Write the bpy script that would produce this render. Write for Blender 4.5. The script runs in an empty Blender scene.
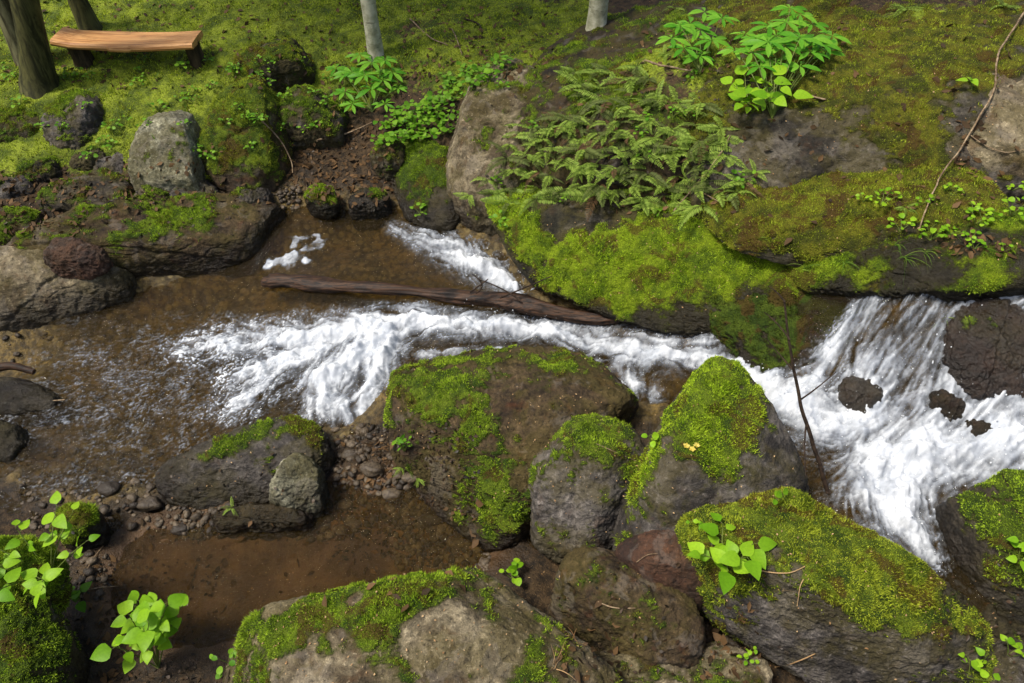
import bpy, bmesh, math, random
import numpy as np
from mathutils import Vector, Matrix

random.seed(7)
RNG = np.random.default_rng(11)
SC = bpy.context.scene
COL = SC.collection
R = math.radians

# ------------------------------------------------------------------ camera
CAM_H, PITCH, FPX = 3.2, R(45.0), 740.0
cp, sp = math.cos(PITCH), math.sin(PITCH)

def ray(u, v):
    x, y = (u - 512.0) / FPX, (341.5 - v) / FPX
    d = Vector((x, y * sp + cp, y * cp - sp))
    return d.normalized()

def P(u, v, z):
    """world point seen at photo position (u, v) if it stands at height z"""
    x, y = (u - 512.0) / FPX, (341.5 - v) / FPX
    dx, dy, dz = x, y * sp + cp, y * cp - sp
    t = (z - CAM_H) / dz
    return np.array((dx * t, dy * t, z))

def proj(V):
    """photo position of world points (only used to look up where a patch sits)"""
    x, y, z = V[:, 0], V[:, 1], V[:, 2] - CAM_H
    f = y * cp - z * sp
    up = y * sp + z * cp
    return 512 + FPX * x / f, 341.5 - FPX * up / f, f

cam = bpy.data.cameras.new("camera")
cam.sensor_width = 36.0
cam.lens = 36.0 * FPX / 1024.0
cam.clip_start, cam.clip_end = 0.05, 500
camo = bpy.data.objects.new("camera", cam)
camo.location = (0, 0, CAM_H)
camo.rotation_euler = (math.pi / 2 - PITCH, 0, 0)
COL.objects.link(camo)
SC.camera = camo

# ------------------------------------------------------------------ noise
_perm = np.random.default_rng(3).permutation(256).astype(np.int64)
_perm = np.concatenate([_perm, _perm, _perm])
_grad = np.random.default_rng(4).normal(size=(256, 3))
_grad /= np.linalg.norm(_grad, axis=1)[:, None]

def perlin(p):
    p = np.asarray(p, dtype=np.float64)
    i = np.floor(p).astype(np.int64)
    f = p - i
    i &= 255
    u = f * f * f * (f * (f * 6 - 15) + 10)
    out = 0
    for dx in (0, 1):
        wx = u[:, 0] if dx else 1 - u[:, 0]
        for dy in (0, 1):
            wy = u[:, 1] if dy else 1 - u[:, 1]
            for dz in (0, 1):
                wz = u[:, 2] if dz else 1 - u[:, 2]
                h = _perm[_perm[_perm[i[:, 0] + dx] + i[:, 1] + dy] + i[:, 2] + dz]
                g = _grad[h]
                d = g[:, 0] * (f[:, 0] - dx) + g[:, 1] * (f[:, 1] - dy) + g[:, 2] * (f[:, 2] - dz)
                out = out + wx * wy * wz * d
    return out * 1.5

def fbm(p, octv=4, gain=0.5, lac=2.03):
    a, s, o = 1.0, 0, np.array(p, dtype=np.float64)
    for k in range(octv):
        s = s + a * perlin(o + 17.3 * k)
        a *= gain
        o = o * lac
    return s

def ridged(p, octv=3, gain=0.5, lac=2.1):
    a, s, o = 1.0, 0, np.array(p, dtype=np.float64)
    for k in range(octv):
        s = s + a * (1 - 2 * np.abs(perlin(o + 9.1 * k)))
        a *= gain
        o = o * lac
    return s

def sstep(a, b, x):
    t = np.clip((x - a) / (b - a), 0, 1)
    return t * t * (3 - 2 * t)

# ------------------------------------------------------------------ surface fitting
class TPS:
    def __init__(self, pts, lam=1e-3):
        P_ = np.array(pts, dtype=float)
        self.xy, z = P_[:, :2], P_[:, 2]
        n = len(z)
        K = self._k(self.xy, self.xy) + lam * np.eye(n)
        A = np.zeros((n + 3, n + 3))
        A[:n, :n] = K
        A[:n, n] = 1
        A[:n, n + 1:] = self.xy
        A[n, :n] = 1
        A[n + 1:, :n] = self.xy.T
        b = np.zeros(n + 3)
        b[:n] = z
        self.w = np.linalg.solve(A, b)

    @staticmethod
    def _k(a, b):
        d2 = ((a[:, None, :] - b[None, :, :]) ** 2).sum(-1)
        return 0.5 * d2 * np.log(d2 + 1e-12)

    def __call__(self, xy):
        xy = np.asarray(xy, dtype=float)
        out = np.empty(len(xy))
        n = len(self.xy)
        for s in range(0, len(xy), 40000):
            q = xy[s:s + 40000]
            out[s:s + 40000] = self._k(q, self.xy) @ self.w[:n] + self.w[n] + q @ self.w[n + 1:]
        return out

def poly_sd(xy, poly):
    """signed distance to a polygon, negative inside"""
    xy = np.asarray(xy, float)
    d = np.full(len(xy), 1e9)
    inside = np.zeros(len(xy), bool)
    n = len(poly)
    for i in range(n):
        a, b = poly[i], poly[(i + 1) % n]
        e = b - a
        w = xy - a
        t = np.clip((w @ e) / max(e @ e, 1e-12), 0, 1)
        q = w - t[:, None] * e
        d = np.minimum(d, (q ** 2).sum(1))
        c1 = (a[1] <= xy[:, 1]) & (b[1] > xy[:, 1])
        c2 = (b[1] <= xy[:, 1]) & (a[1] > xy[:, 1])
        cr = e[0] * w[:, 1] - e[1] * w[:, 0]
        inside ^= (c1 & (cr > 0)) | (c2 & (cr < 0))
    d = np.sqrt(d)
    return np.where(inside, -d, d)

# ------------------------------------------------------------------ mesh helpers
def mesh_from(name, V, F, attrs=None, smooth=True, uv=None):
    """F: (n,3) or (n,4) array, or a list of such arrays"""
    me = bpy.data.meshes.new(name)
    Fs = F if isinstance(F, list) else [F]
    Fs = [np.asarray(f, dtype=np.int32) for f in Fs if len(f)]
    V = np.asarray(V, dtype=np.float32)
    me.vertices.add(len(V))
    me.vertices.foreach_set("co", V.ravel())
    loops = np.concatenate([f.ravel() for f in Fs])
    tot = np.concatenate([np.full(len(f), f.shape[1], dtype=np.int32) for f in Fs])
    start = np.concatenate([[0], np.cumsum(tot)[:-1]]).astype(np.int32)
    me.loops.add(len(loops))
    me.loops.foreach_set("vertex_index", loops)
    me.polygons.add(len(tot))
    me.polygons.foreach_set("loop_start", start)
    me.polygons.foreach_set("use_smooth", np.full(len(tot), smooth, dtype=bool))
    for k, a in (attrs or {}).items():
        at = me.attributes.new(k, 'FLOAT', 'POINT')
        at.data.foreach_set("value", np.asarray(a, dtype=np.float32))
    me.update(calc_edges=True)
    return me

def link(name, me, mat=None, parent=None, loc=(0, 0, 0)):
    o = bpy.data.objects.new(name, me)
    COL.objects.link(o)
    o.location = loc
    if mat is not None and me is not None:
        me.materials.clear()
        me.materials.append(mat)
    if parent is not None:
        o.parent = parent
    return o

def tag(o, label=None, cat=None, group=None, kind=None):
    if label: o["label"] = label
    if cat: o["category"] = cat
    if group: o["group"] = group
    if kind: o["kind"] = kind
    return o

def empty(name, loc, label, cat, group=None):
    o = bpy.data.objects.new(name, None)
    COL.objects.link(o)
    o.location = loc
    o.empty_display_size = 0.1
    return tag(o, label, cat, group)

class MB:
    """collects pieces of one mesh"""
    def __init__(self):
        self.V, self.F3, self.F4, self.r, self.n = [], [], [], [], 0

    def add(self, V, F, rnd=None):
        V = np.asarray(V, float)
        F = np.asarray(F)
        (self.F3 if F.shape[1] == 3 else self.F4).append(F + self.n)
        self.V.append(V)
        self.r.append(np.full(len(V), random.random() if rnd is None else rnd))
        self.n += len(V)

    def tube(self, pts, radii, seg=6, rnd=None):
        pts = np.asarray(pts, float)
        n = len(pts)
        radii = np.broadcast_to(np.asarray(radii, float), (n,)) if np.ndim(radii) <= 1 else radii
        V = []
        tang = np.gradient(pts, axis=0)
        tang /= np.linalg.norm(tang, axis=1)[:, None] + 1e-9
        ref = np.array((0.31, 0.17, 0.93))
        if abs(tang[0] @ ref) > 0.9: ref = np.array((1.0, 0.1, 0.0))
        a = np.linspace(0, 2 * math.pi, seg, endpoint=False)
        for i in range(n):
            s = np.cross(tang[i], ref); s /= np.linalg.norm(s) + 1e-9
            t = np.cross(tang[i], s)
            V.append(pts[i] + radii[i] * (np.cos(a)[:, None] * s + np.sin(a)[:, None] * t))
        V = np.concatenate(V + [pts[:1], pts[-1:]])
        F = []
        for i in range(n - 1):
            for j in range(seg):
                k = (j + 1) % seg
                F.append((i * seg + j, (i + 1) * seg + j, (i + 1) * seg + k, i * seg + k))
        self.add(V, np.array(F), rnd)
        base = self.n - len(V)
        cap = [(n * seg, k, j) for j in range(seg) for k in [(j + 1) % seg]]
        cap += [(n * seg + 1, (n - 1) * seg + j, (n - 1) * seg + (j + 1) % seg) for j in range(seg)]
        self.F3.append(np.array(cap) + base)

    def mesh(self, name, loc=(0, 0, 0), smooth=True):
        V = np.concatenate(self.V) - np.asarray(loc)
        Fs = []
        if self.F3: Fs.append(np.concatenate(self.F3))
        if self.F4: Fs.append(np.concatenate(self.F4))
        return mesh_from(name, V, Fs, {"rnd": np.concatenate(self.r)}, smooth)

# ------------------------------------------------------------------ materials
def S(r, g, b):
    """sRGB 0..255 -> linear"""
    return tuple(((c / 255 + 0.055) / 1.055) ** 2.4 if c > 10 else c / 255 / 12.92 for c in (r, g, b)) + (1.0,)

class NT:
    def __init__(self, name):
        m = bpy.data.materials.new(name)
        m.use_nodes = True
        self.m, self.t = m, m.node_tree
        self.t.nodes.clear()
        self.out = self.t.nodes.new("ShaderNodeOutputMaterial")

    def n(self, kind, **kw):
        nd = self.t.nodes.new(kind)
        for k, v in kw.items():
            if k.startswith("i_"):
                nd.inputs[k[2:].replace("_", " ")].default_value = v
            else:
                setattr(nd, k, v)
        return nd

    def l(self, a, b):
        self.t.links.new(a, b)

    def val(self, x):
        return x

    def inp(self, sock, x):
        if isinstance(x, bpy.types.NodeSocket): self.l(x, sock)
        elif x is not None: sock.default_value = x

    def math(self, op, a, b=None, clamp=False):
        nd = self.n("ShaderNodeMath", operation=op, use_clamp=clamp)
        self.inp(nd.inputs[0], a)
        if b is not None: self.inp(nd.inputs[1], b)
        return nd.outputs[0]

    def mix(self, f, a, b, blend='MIX'):
        nd = self.n("ShaderNodeMix", data_type='RGBA', blend_type=blend)
        self.inp(nd.inputs[0], f); self.inp(nd.inputs[6], a); self.inp(nd.inputs[7], b)
        return nd.outputs[2]

    def noise(self, vec, scale, detail=4, rough=0.55, dist=0.0):
        nd = self.n("ShaderNodeTexNoise", i_Scale=scale, i_Detail=detail, i_Roughness=rough, i_Distortion=dist)
        if vec is not None: self.l(vec, nd.inputs["Vector"])
        return nd.outputs["Fac"]

    def rng(self, x, a, b, c=0.0, d=1.0):
        nd = self.n("ShaderNodeMapRange", interpolation_type='SMOOTHSTEP')
        self.inp(nd.inputs[0], x)
        nd.inputs[1].default_value, nd.inputs[2].default_value = a, b
        nd.inputs[3].default_value, nd.inputs[4].default_value = c, d
        return nd.outputs[0]

    def pos(self):
        return self.n("ShaderNodeNewGeometry").outputs["Position"]

    def attr(self, name):
        return self.n("ShaderNodeAttribute", attribute_name=name).outputs["Fac"]

    def bump(self, h, strength=0.5, dist=0.01, nrm=None):
        nd = self.n("ShaderNodeBump", i_Strength=strength, i_Distance=dist)
        self.l(h, nd.inputs["Height"])
        if nrm is not None: self.l(nrm, nd.inputs["Normal"])
        return nd.outputs["Normal"]

    def bsdf(self, col, rough=0.8, spec=0.3, normal=None, **kw):
        nd = self.n("ShaderNodeBsdfPrincipled")
        self.inp(nd.inputs["Base Color"], col)
        self.inp(nd.inputs["Roughness"], rough)
        self.inp(nd.inputs["Specular IOR Level"], spec)
        if normal is not None: self.l(normal, nd.inputs["Normal"])
        return nd.outputs[0]

    def done(self, shader):
        self.l(shader, self.out.inputs["Surface"])
        return self.m

def rock_mat(name, dark, light, moss_a, moss_b, lichen=0.5, rust=0.3, stain=(70, 45, 28), spec=0.25, wetall=0.0, film=0.75):
    t = NT(name)
    p = t.pos()
    dark = tuple(c * .86 for c in dark); light = tuple(c * .92 for c in light)
    n1 = t.noise(p, 4.5, 6, 0.6, 0.4)
    n2 = t.noise(p, 28, 5, 0.65)
    n3 = t.noise(p, 160, 3, 0.6)
    n4 = t.noise(p, 11, 5, 0.6, 0.3)
    mp = t.n("ShaderNodeMapping"); t.l(p, mp.inputs[0])
    mp.inputs["Scale"].default_value = (6, 9, 34); mp.inputs["Rotation"].default_value = (0.5, 0.35, 0.2)
    strata = t.noise(mp.outputs[0], 1.0, 5, 0.6, 0.6)
    col = t.mix(t.rng(n1, 0.36, 0.62), S(*dark), S(*light))
    col = t.mix(t.rng(strata, 0.5, 0.68, 0, 0.55), col, S(*[c * 0.55 for c in dark]))
    col = t.mix(t.rng(n4, 0.55, 0.7, 0, rust), col, S(*stain))
    col = t.mix(t.rng(n2, 0.3, 0.7, 0.75, 0.0), col, t.mix(0.5, col, S(*[c * 0.45 for c in dark])))
    lic = t.math('MULTIPLY', t.rng(n2, 0.56, 0.66), t.rng(n1, 0.42, 0.6))
    col = t.mix(t.math('MULTIPLY', lic, lichen), col, S(*[min(255, c * 1.25 + 18) for c in light]))
    col = t.mix(t.rng(n3, 0.35, 0.65, 0.3, 0.75), t.mix(0.55, col, (0.01, 0.01, 0.01, 1)), col)
    n5 = t.noise(p, 3.2, 6, 0.62, 0.5)
    col = t.mix(t.rng(n5, 0.44, 0.56, 0, film), col, t.mix(0.62, col, S(76, 68, 24)))
    col = t.mix(t.rng(t.noise(p, 7, 5, 0.6, 0.8), 0.54, 0.62, 0, .4), col, t.mix(0.6, col, S(132, 124, 114)))
    col = t.mix(t.math('MULTIPLY', t.rng(t.attr("moss"), 0.05, 0.5), 0.75), col, S(60, 58, 20))
    n6 = t.noise(p, 44, 6, 0.72, 0.3)
    col = t.mix(t.rng(n6, 0.56, 0.74, 0, .34), col, S(*[min(255, c * 1.35 + 22) for c in light]))
    col = t.mix(t.rng(n6, 0.47, 0.34, 0, .7), col, S(*[c * .4 for c in dark]))
    # wet rock: darker and glossier
    w = t.math('MAXIMUM', t.attr("wet"), wetall)
    col = t.mix(w, col, t.mix(0.74, col, (0.012, 0.009, 0.006, 1)))
    # moss
    m0 = t.attr("moss")
    mm = t.math('ADD', m0, t.math('MULTIPLY', t.math('SUBTRACT', t.noise(p, 38, 5, 0.7), 0.5), 0.9))
    mf = t.rng(mm, 0.34, 0.66)
    mc = t.mix(t.rng(t.noise(p, 9, 4, 0.6), 0.38, 0.62), S(*moss_a), S(*moss_b))
    mc = t.mix(t.rng(t.noise(p, 210, 2, 0.6), 0.38, 0.66, 0.75, 0.0), mc, t.mix(0.75, mc, (0.006, 0.008, 0.002, 1)))
    mc = t.mix(t.rng(t.noise(p, 5.5, 4, 0.62, 0.6), 0.53, 0.60, 0, 0.75), mc, S(80, 56, 24))
    fin = t.mix(mf, col, mc)
    h = t.math('ADD', t.math('MULTIPLY', n2, 0.6), t.math('MULTIPLY', n3, 0.25))
    h = t.math('ADD', h, t.math('MULTIPLY', strata, 0.55))
    h = t.math('ADD', h, t.math('MULTIPLY', t.math('MULTIPLY', t.noise(p, 130, 3, 0.7), mf), 0.9))
    h = t.math('ADD', h, t.math('MULTIPLY', n6, 0.5))
    nr = t.bump(h, 1.0, 0.02)
    rough = t.rng(w, 0, 1, 0.85, 0.28)
    rough = t.math('MAXIMUM', rough, t.math('MULTIPLY', mf, 0.9))
    return t.done(t.bsdf(fin, rough, spec, nr))

def moss_mat(name, a, b, c=(86, 66, 28), brown=0.4):
    t = NT(name)
    p = t.pos()
    r = t.attr("rnd")
    col = t.mix(t.rng(t.noise(p, 8, 5, 0.65, 0.4), 0.42, 0.58), S(*a), S(*b))
    col = t.mix(t.rng(t.noise(p, 5.5, 4, 0.62, 0.6), 0.53, 0.60, 0, min(1, brown * 1.6)), col, S(*c))
    col = t.mix(t.rng(t.noise(p, 13, 4, 0.62, 0.6), 0.56, 0.64, 0, .6), col, S(*[x * .55 for x in a]))
    col = t.mix(t.rng(t.noise(p, 34, 4, 0.65), .38, .62, .75, 0), col, t.mix(0.7, col, S(*[x * 0.5 for x in a])))
    col = t.mix(t.rng(r, .35, 1, 0, 0.75), col, S(*[min(255, x * 1.22) for x in b]))
    d = t.bsdf(col, 0.8, 0.12)
    tr = t.n("ShaderNodeBsdfTranslucent"); t.l(col, tr.inputs[0])
    mx = t.n("ShaderNodeMixShader"); mx.inputs[0].default_value = 0.3
    t.l(d, mx.inputs[1]); t.l(tr.outputs[0], mx.inputs[2])
    return t.done(mx.outputs[0])

def leaf_mat(name, a, b, trans=0.35, rough=0.45, spec=0.35):
    t = NT(name)
    p = t.pos()
    r = t.attr("rnd")
    col = t.mix(r, S(*a), S(*b))
    col = t.mix(t.rng(t.noise(p, 90, 3, 0.6), 0.35, 0.65, 0.0, 0.3), col, t.mix(0.5, col, (0.01, 0.03, 0.003, 1)))
    d = t.bsdf(col, rough, spec)
    tr = t.n("ShaderNodeBsdfTranslucent"); t.l(col, tr.inputs[0])
    mx = t.n("ShaderNodeMixShader"); mx.inputs[0].default_value = trans
    t.l(d, mx.inputs[1]); t.l(tr.outputs[0], mx.inputs[2])
    return t.done(mx.outputs[0])

def wood_mat(name, a, b, stretch=(3, 40, 40), rough=0.75, rot=(0, 0, 0), spec=0.2, dark=0.5):
    t = NT(name)
    tc = t.n("ShaderNodeTexCoord").outputs["Object"]
    mp = t.n("ShaderNodeMapping"); t.l(tc, mp.inputs[0])
    mp.inputs["Scale"].default_value = stretch; mp.inputs["Rotation"].default_value = rot
    g = t.noise(mp.outputs[0], 1.0, 6, 0.65, 0.5)
    n = t.noise(tc, 7, 4, 0.6)
    col = t.mix(t.rng(g, 0.35, 0.65), S(*a), S(*b))
    col = t.mix(t.rng(n, 0.5, 0.72, 0, dark), col, S(*[c * 0.5 for c in a]))
    return t.done(t.bsdf(col, rough, spec, t.bump(g, 0.7, 0.006)))

M = {}
MG1, MG2 = (60, 82, 18), (122, 142, 34)
M["rock_grey"] = rock_mat("grey_rock", (74, 68, 62), (134, 126, 118), MG1, MG2, 0.55, 0.45, (86, 56, 30))
M["rock_tan"] = rock_mat("tan_rock", (112, 96, 70), (186, 170, 136), MG1, MG2, 0.5, 0.5, (104, 70, 38))
M["rock_pale"] = rock_mat("pale_rock", (124, 120, 94), (194, 190, 160), MG1, MG2, 0.6, 0.2)
M["rock_brown"] = rock_mat("brown_rock", (60, 46, 30), (112, 92, 62), MG1, MG2, 0.35, 0.75, (88, 50, 24))
M["rock_dark"] = rock_mat("dark_rock", (50, 45, 35), (98, 88, 72), MG1, (92, 112, 26), 0.3, 0.3)
M["rock_dirt"] = rock_mat("earthy_rock", (40, 32, 22), (84, 68, 46), MG1, MG2, 0.2, 0.6, (52, 34, 20))
M["rock_red"] = rock_mat("rust_red_rock", (70, 42, 26), (122, 80, 52), MG1, MG2, 0.2, 0.5, (86, 44, 24), 0.4, 0.25, 0.15)
M["rock_rust"] = rock_mat("rusty_wet_rock", (58, 38, 26), (104, 74, 52), MG1, MG2, 0.3, 0.6, (74, 40, 22), 0.5, 0.85)
M["rock_bright"] = rock_mat("bright_moss_rock", (42, 40, 26), (84, 78, 58), (84, 108, 14), (146, 168, 26), 0.3, 0.4)  # rock tones darkened so the ledge undersides carry shade in their colour
M["rock_outcrop"] = rock_mat("outcrop_rock", (64, 58, 48), (116, 108, 94), (74, 78, 18), (126, 124, 28), 0.45, 0.45, (78, 52, 30))
M["moss"] = moss_mat("moss_tufts", (88, 116, 26), (164, 190, 54), (108, 84, 32), 0.32)
M["moss_bright"] = moss_mat("bright_moss_tufts", (122, 154, 28), (184, 208, 58), (130, 128, 36), 0.35)
M["moss_shade"] = moss_mat("shaded_moss_tufts", (40, 50, 12), (78, 88, 22), (60, 46, 20), 0.5)  # darker copy of the moss tufts, undercut shade put into the colour
M["moss_lawn"] = moss_mat("lawn_moss_blades", (108, 130, 32), (182, 196, 60), (112, 100, 42), 0.5)
M["moss_olive"] = moss_mat("olive_moss_tufts", (96, 114, 28), (172, 184, 58), (112, 82, 34), 0.5)
M["leaf"] = leaf_mat("fresh_leaves", (104, 156, 22), (160, 202, 44), spec=.18)
M["leaf_palm"] = leaf_mat("palmate_leaves", (82, 150, 30), (132, 188, 54), spec=.18)
M["leaf_deep"] = leaf_mat("ground_cover_leaves", (80, 132, 26), (134, 178, 48), spec=.15)
M["fern"] = leaf_mat("fern_fronds", (92, 126, 38), (168, 190, 82), 0.35, 0.6, 0.2)
M["fern_dark"] = leaf_mat("dull_fern_fronds", (66, 84, 34), (112, 120, 62), 0.25, 0.65, 0.2)
M["grass"] = leaf_mat("grass_blades", (88, 130, 36), (150, 176, 72), 0.3)
M["stem"] = leaf_mat("plant_stems", (92, 112, 40), (120, 130, 60), 0.1)
M["litter"] = leaf_mat("dead_leaves", (46, 33, 22), (112, 84, 54), 0.1, 0.7, 0.2)
M["dark_litter"] = leaf_mat("rotten_leaves", (24, 18, 12), (72, 52, 34), 0.05, 0.5, 0.3)
M["straw"] = leaf_mat("dry_straw", (150, 112, 74), (196, 164, 120), 0.1, 0.6, 0.2)
M["flower"] = leaf_mat("yellow_petals", (206, 178, 60), (232, 214, 110), 0.2)
M["bench_wood"] = wood_mat("bench_plank_wood", (158, 104, 54), (214, 162, 102), (2.0, 60, 60), 0.5, spec=0.35, dark=0.35)
M["post_wood"] = wood_mat("bench_log_wood", (44, 36, 24), (82, 68, 46), (30, 30, 3))
M["log"] = wood_mat("wet_log_wood", (22, 16, 12), (78, 54, 36), (3.5, 90, 90), 0.6, spec=0.3, dark=0.9)
M["twig"] = wood_mat("twig_bark", (104, 84, 62), (168, 146, 116), (40, 40, 40))
M["twig_dark"] = wood_mat("dark_twig_bark", (34, 26, 20), (66, 52, 40), (40, 40, 40))
M["bark"] = wood_mat("mossy_bark", (58, 54, 36), (120, 116, 84), (26, 26, 5))
M["bark_dark"] = wood_mat("dark_bark", (38, 38, 18), (82, 80, 44), (26, 26, 5))
def birch():
    t = NT("pale_bark")
    tc = t.n("ShaderNodeTexCoord").outputs["Object"]
    mp = t.n("ShaderNodeMapping"); t.l(tc, mp.inputs[0]); mp.inputs["Scale"].default_value = (13, 13, 60)
    g = t.noise(mp.outputs[0], 1.0, 4, 0.6)
    n = t.noise(tc, 14, 4, 0.6)
    col = t.mix(t.rng(n, 0.35, 0.65), S(138, 136, 108), S(190, 186, 160))
    col = t.mix(t.rng(g, 0.58, 0.7, 0, 0.8), col, S(78, 74, 58))
    return t.done(t.bsdf(col, 0.8, 0.2, t.bump(g, 0.4, 0.005)))
M["birch"] = birch()

def ground_mat():
    t = NT("bank_soil_and_moss")
    p = t.pos()
    n1, n2, n3 = t.noise(p, 3, 5, 0.6, 0.3), t.noise(p, 26, 5, 0.65), t.noise(p, 120, 3, 0.65)
    soil = t.mix(t.rng(n2, 0.35, 0.65), S(30, 24, 16), S(74, 58, 38))
    soil = t.mix(t.rng(n3, 0.56, 0.68, 0, 0.7), soil, S(112, 90, 60))
    bed = t.mix(t.rng(n2, 0.36, 0.64), S(62, 50, 24), S(128, 106, 56))
    vo = t.n("ShaderNodeTexVoronoi", feature='F1'); vo.inputs["Scale"].default_value = 24; t.l(p, vo.inputs["Vector"])
    sepv = t.n("ShaderNodeSeparateColor"); t.l(vo.outputs["Color"], sepv.inputs[0])
    peb = t.mix(sepv.outputs[0], S(44, 36, 20), S(138, 122, 82))
    peb = t.mix(t.rng(vo.outputs["Distance"], .35, .7, 0, .9), peb, S(24, 19, 11))
    bed = t.mix(t.rng(n1, 0.40, 0.6, 0.05, 0.75), bed, peb)
    bed = t.mix(t.rng(n3, 0.6, 0.7, 0, 0.5), bed, S(140, 112, 74))
    mud = t.mix(t.rng(n1, 0.36, 0.64), S(86, 64, 42), S(122, 94, 66))
    mud = t.mix(t.rng(n2, 0.55, 0.7, 0, 0.6), mud, S(66, 42, 28))
    mos = t.mix(t.rng(t.noise(p, 6, 4, 0.6), 0.36, 0.64), S(74, 90, 22), S(144, 158, 42))
    mos = t.mix(t.rng(n3, 0.35, 0.62, 0.8, 0.0), mos, t.mix(0.7, mos, (0.008, 0.01, 0.002, 1)))
    col = t.mix(t.attr("bed"), soil, bed)
    col = t.mix(t.attr("mud"), col, mud)
    mm = t.math('ADD', t.attr("moss"), t.math('MULTIPLY', t.math('SUBTRACT', t.noise(p, 18, 6, 0.7), 0.5), 1.1))
    mf = t.rng(mm, 0.38, 0.6)
    col = t.mix(mf, col, mos)
    w = t.attr("wet")
    col = t.mix(t.math('MULTIPLY', w, t.math('SUBTRACT', 1.0, t.math('MULTIPLY', t.attr("bed"), .75))), col, t.mix(0.6, col, (0.012, 0.009, 0.006, 1)))
    h = t.math('ADD', t.math('MULTIPLY', n2, 0.8), t.math('MULTIPLY', n3, 0.45))
    rough = t.rng(w, 0, 1, 0.9, 0.32)
    return t.done(t.bsdf(col, rough, 0.3, t.bump(h, 0.9, 0.02)))
M["ground"] = ground_mat()

def water_mat(name, tint, gloss=0.05, foam=True, rip=34, bstr=0.35):
    t = NT(name)
    p = t.pos()
    rp = t.math('ADD', t.noise(p, rip, 4, 0.6, 0.6), t.math('MULTIPLY', t.noise(p, rip * 3.1, 3, 0.6, 0.4), 0.4))
    nr = t.bump(rp, bstr, 0.02)
    tr = t.n("ShaderNodeBsdfTransparent"); tr.inputs[0].default_value = tint
    gl = t.n("ShaderNodeBsdfGlossy"); gl.inputs["Roughness"].default_value = gloss; t.l(nr, gl.inputs["Normal"])
    fr = t.n("ShaderNodeFresnel"); fr.inputs["IOR"].default_value = 1.36; t.l(nr, fr.inputs["Normal"])
    mx = t.n("ShaderNodeMixShader"); t.l(fr.outputs[0], mx.inputs[0]); t.l(tr.outputs[0], mx.inputs[1]); t.l(gl.outputs[0], mx.inputs[2])
    # silt carried in the water
    df = t.n("ShaderNodeBsdfDiffuse"); df.inputs[0].default_value = S(86, 70, 34)
    m2 = t.n("ShaderNodeMixShader"); m2.inputs[0].default_value = 0.10
    if not foam: df.inputs[0].default_value = S(128, 92, 62)
    t.l(mx.outputs[0], m2.inputs[1]); t.l(df.outputs[0], m2.inputs[2])
    if not foam:
        return t.done(m2.outputs[0])
    f = t.attr("foam")
    fn = t.noise(p, 70, 4, 0.7, 0.5)
    ff = t.math('ADD', f, t.math('MULTIPLY', t.math('SUBTRACT', fn, 0.5), 0.32))
    fac = t.rng(ff, 0.06, 1.02)
    fc = t.mix(t.rng(ff, 0.3, 1.1), S(146, 153, 162), S(214, 218, 222))
    fc = t.mix(t.rng(t.noise(p, 9, 4, 0.6, 0.5), .46, .64, 0, .5), fc, S(150, 158, 170))  # soft blue-grey shading of the foam mixed into its colour
    fb = t.bsdf(fc, 0.5, 0.3, t.bump(fn, 0.3, 0.008))
    m3 = t.n("ShaderNodeMixShader")
    t.l(fac, m3.inputs[0]); t.l(m2.outputs[0], m3.inputs[1]); t.l(fb, m3.inputs[2])
    return t.done(m3.outputs[0])
M["water"] = water_mat("stream_water", (0.74, 0.66, 0.42, 1), bstr=1.0)
M["pool"] = water_mat("muddy_water", (0.8, 0.62, 0.46, 1), 0.03, False, 14, 0.12)

# ------------------------------------------------------------------ water level and ground shape
WPTS = [(-200, 330, 0), (-150, 430, 0), (0, 330, 0), (0, 400, 0), (20, 450, 0), (100, 330, 0), (100, 400, 0), (100, 460, -.01), (200, 300, .01), (200, 360, 0),
        (200, 430, -.01), (260, 350, .02), (300, 335, .05), (300, 390, .02), (340, 420, .0), (350, 325, .09), (400, 320, .12), (450, 315, .14),
        (500, 325, .16), (560, 332, .19), (600, 335, .21), (640, 360, .23), (680, 360, .27), (740, 375, .30), (780, 410, .33), (830, 430, .36),
        (860, 480, .36), (920, 540, .34), (900, 580, .33), (900, 420, .44), (860, 380, .5), (880, 345, .62), (935, 375, .6), (900, 310, .78), (960, 300, .86),
        (1024, 300, .92), (1120, 300, .98), (1024, 400, .64), (1120, 420, .66), (1024, 450, .5), (980, 470, .42), (1060, 500, .45),
        (330, 220, .19), (400, 225, .2), (280, 235, .18), (260, 268, .1), (330, 270, .15), (300, 550, -.1), (150, 560, -.1), (400, 530, -.1), (470, 540, -.1), (200, 610, -.1), (340, 505, -.09), (100, 520, -.06), (160, 525, -.09), (30, 490, -.03),
        (440, 235, .2), (475, 258, .17), (515, 288, .15), (420, 280, .14)]
W_TPS = TPS([P(*q) for q in WPTS], 2e-3)
WPOLY = np.array([P(*q)[:2] for q in [
    (-220, 330, 0), (0, 322, .0), (60, 308, 0), (150, 282, .02), (205, 262, .08), (235, 225, .17), (290, 202, .2), (400, 205, .21), (450, 222, .2),
    (505, 255, .18), (540, 296, .17), (625, 315, .22), (700, 335, .28), (770, 362, .32), (810, 365, .38), (832, 335, .52), (870, 298, .76), (940, 285, .88),
    (1000, 286, .93), (1130, 288, 1.0), (1180, 420, .66), (1120, 490, .45), (1010, 490, .4), (965, 560, .34), (915, 590, .32), (800, 510, .34), (740, 410, .3),
    (650, 410, .25), (500, 372, .16), (400, 372, .1), (380, 410, .04), (345, 432, .0), (235, 442, 0), (150, 482, -.01), (85, 500, -.02), (0, 470, 0), (-200, 470, 0)]])
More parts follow.
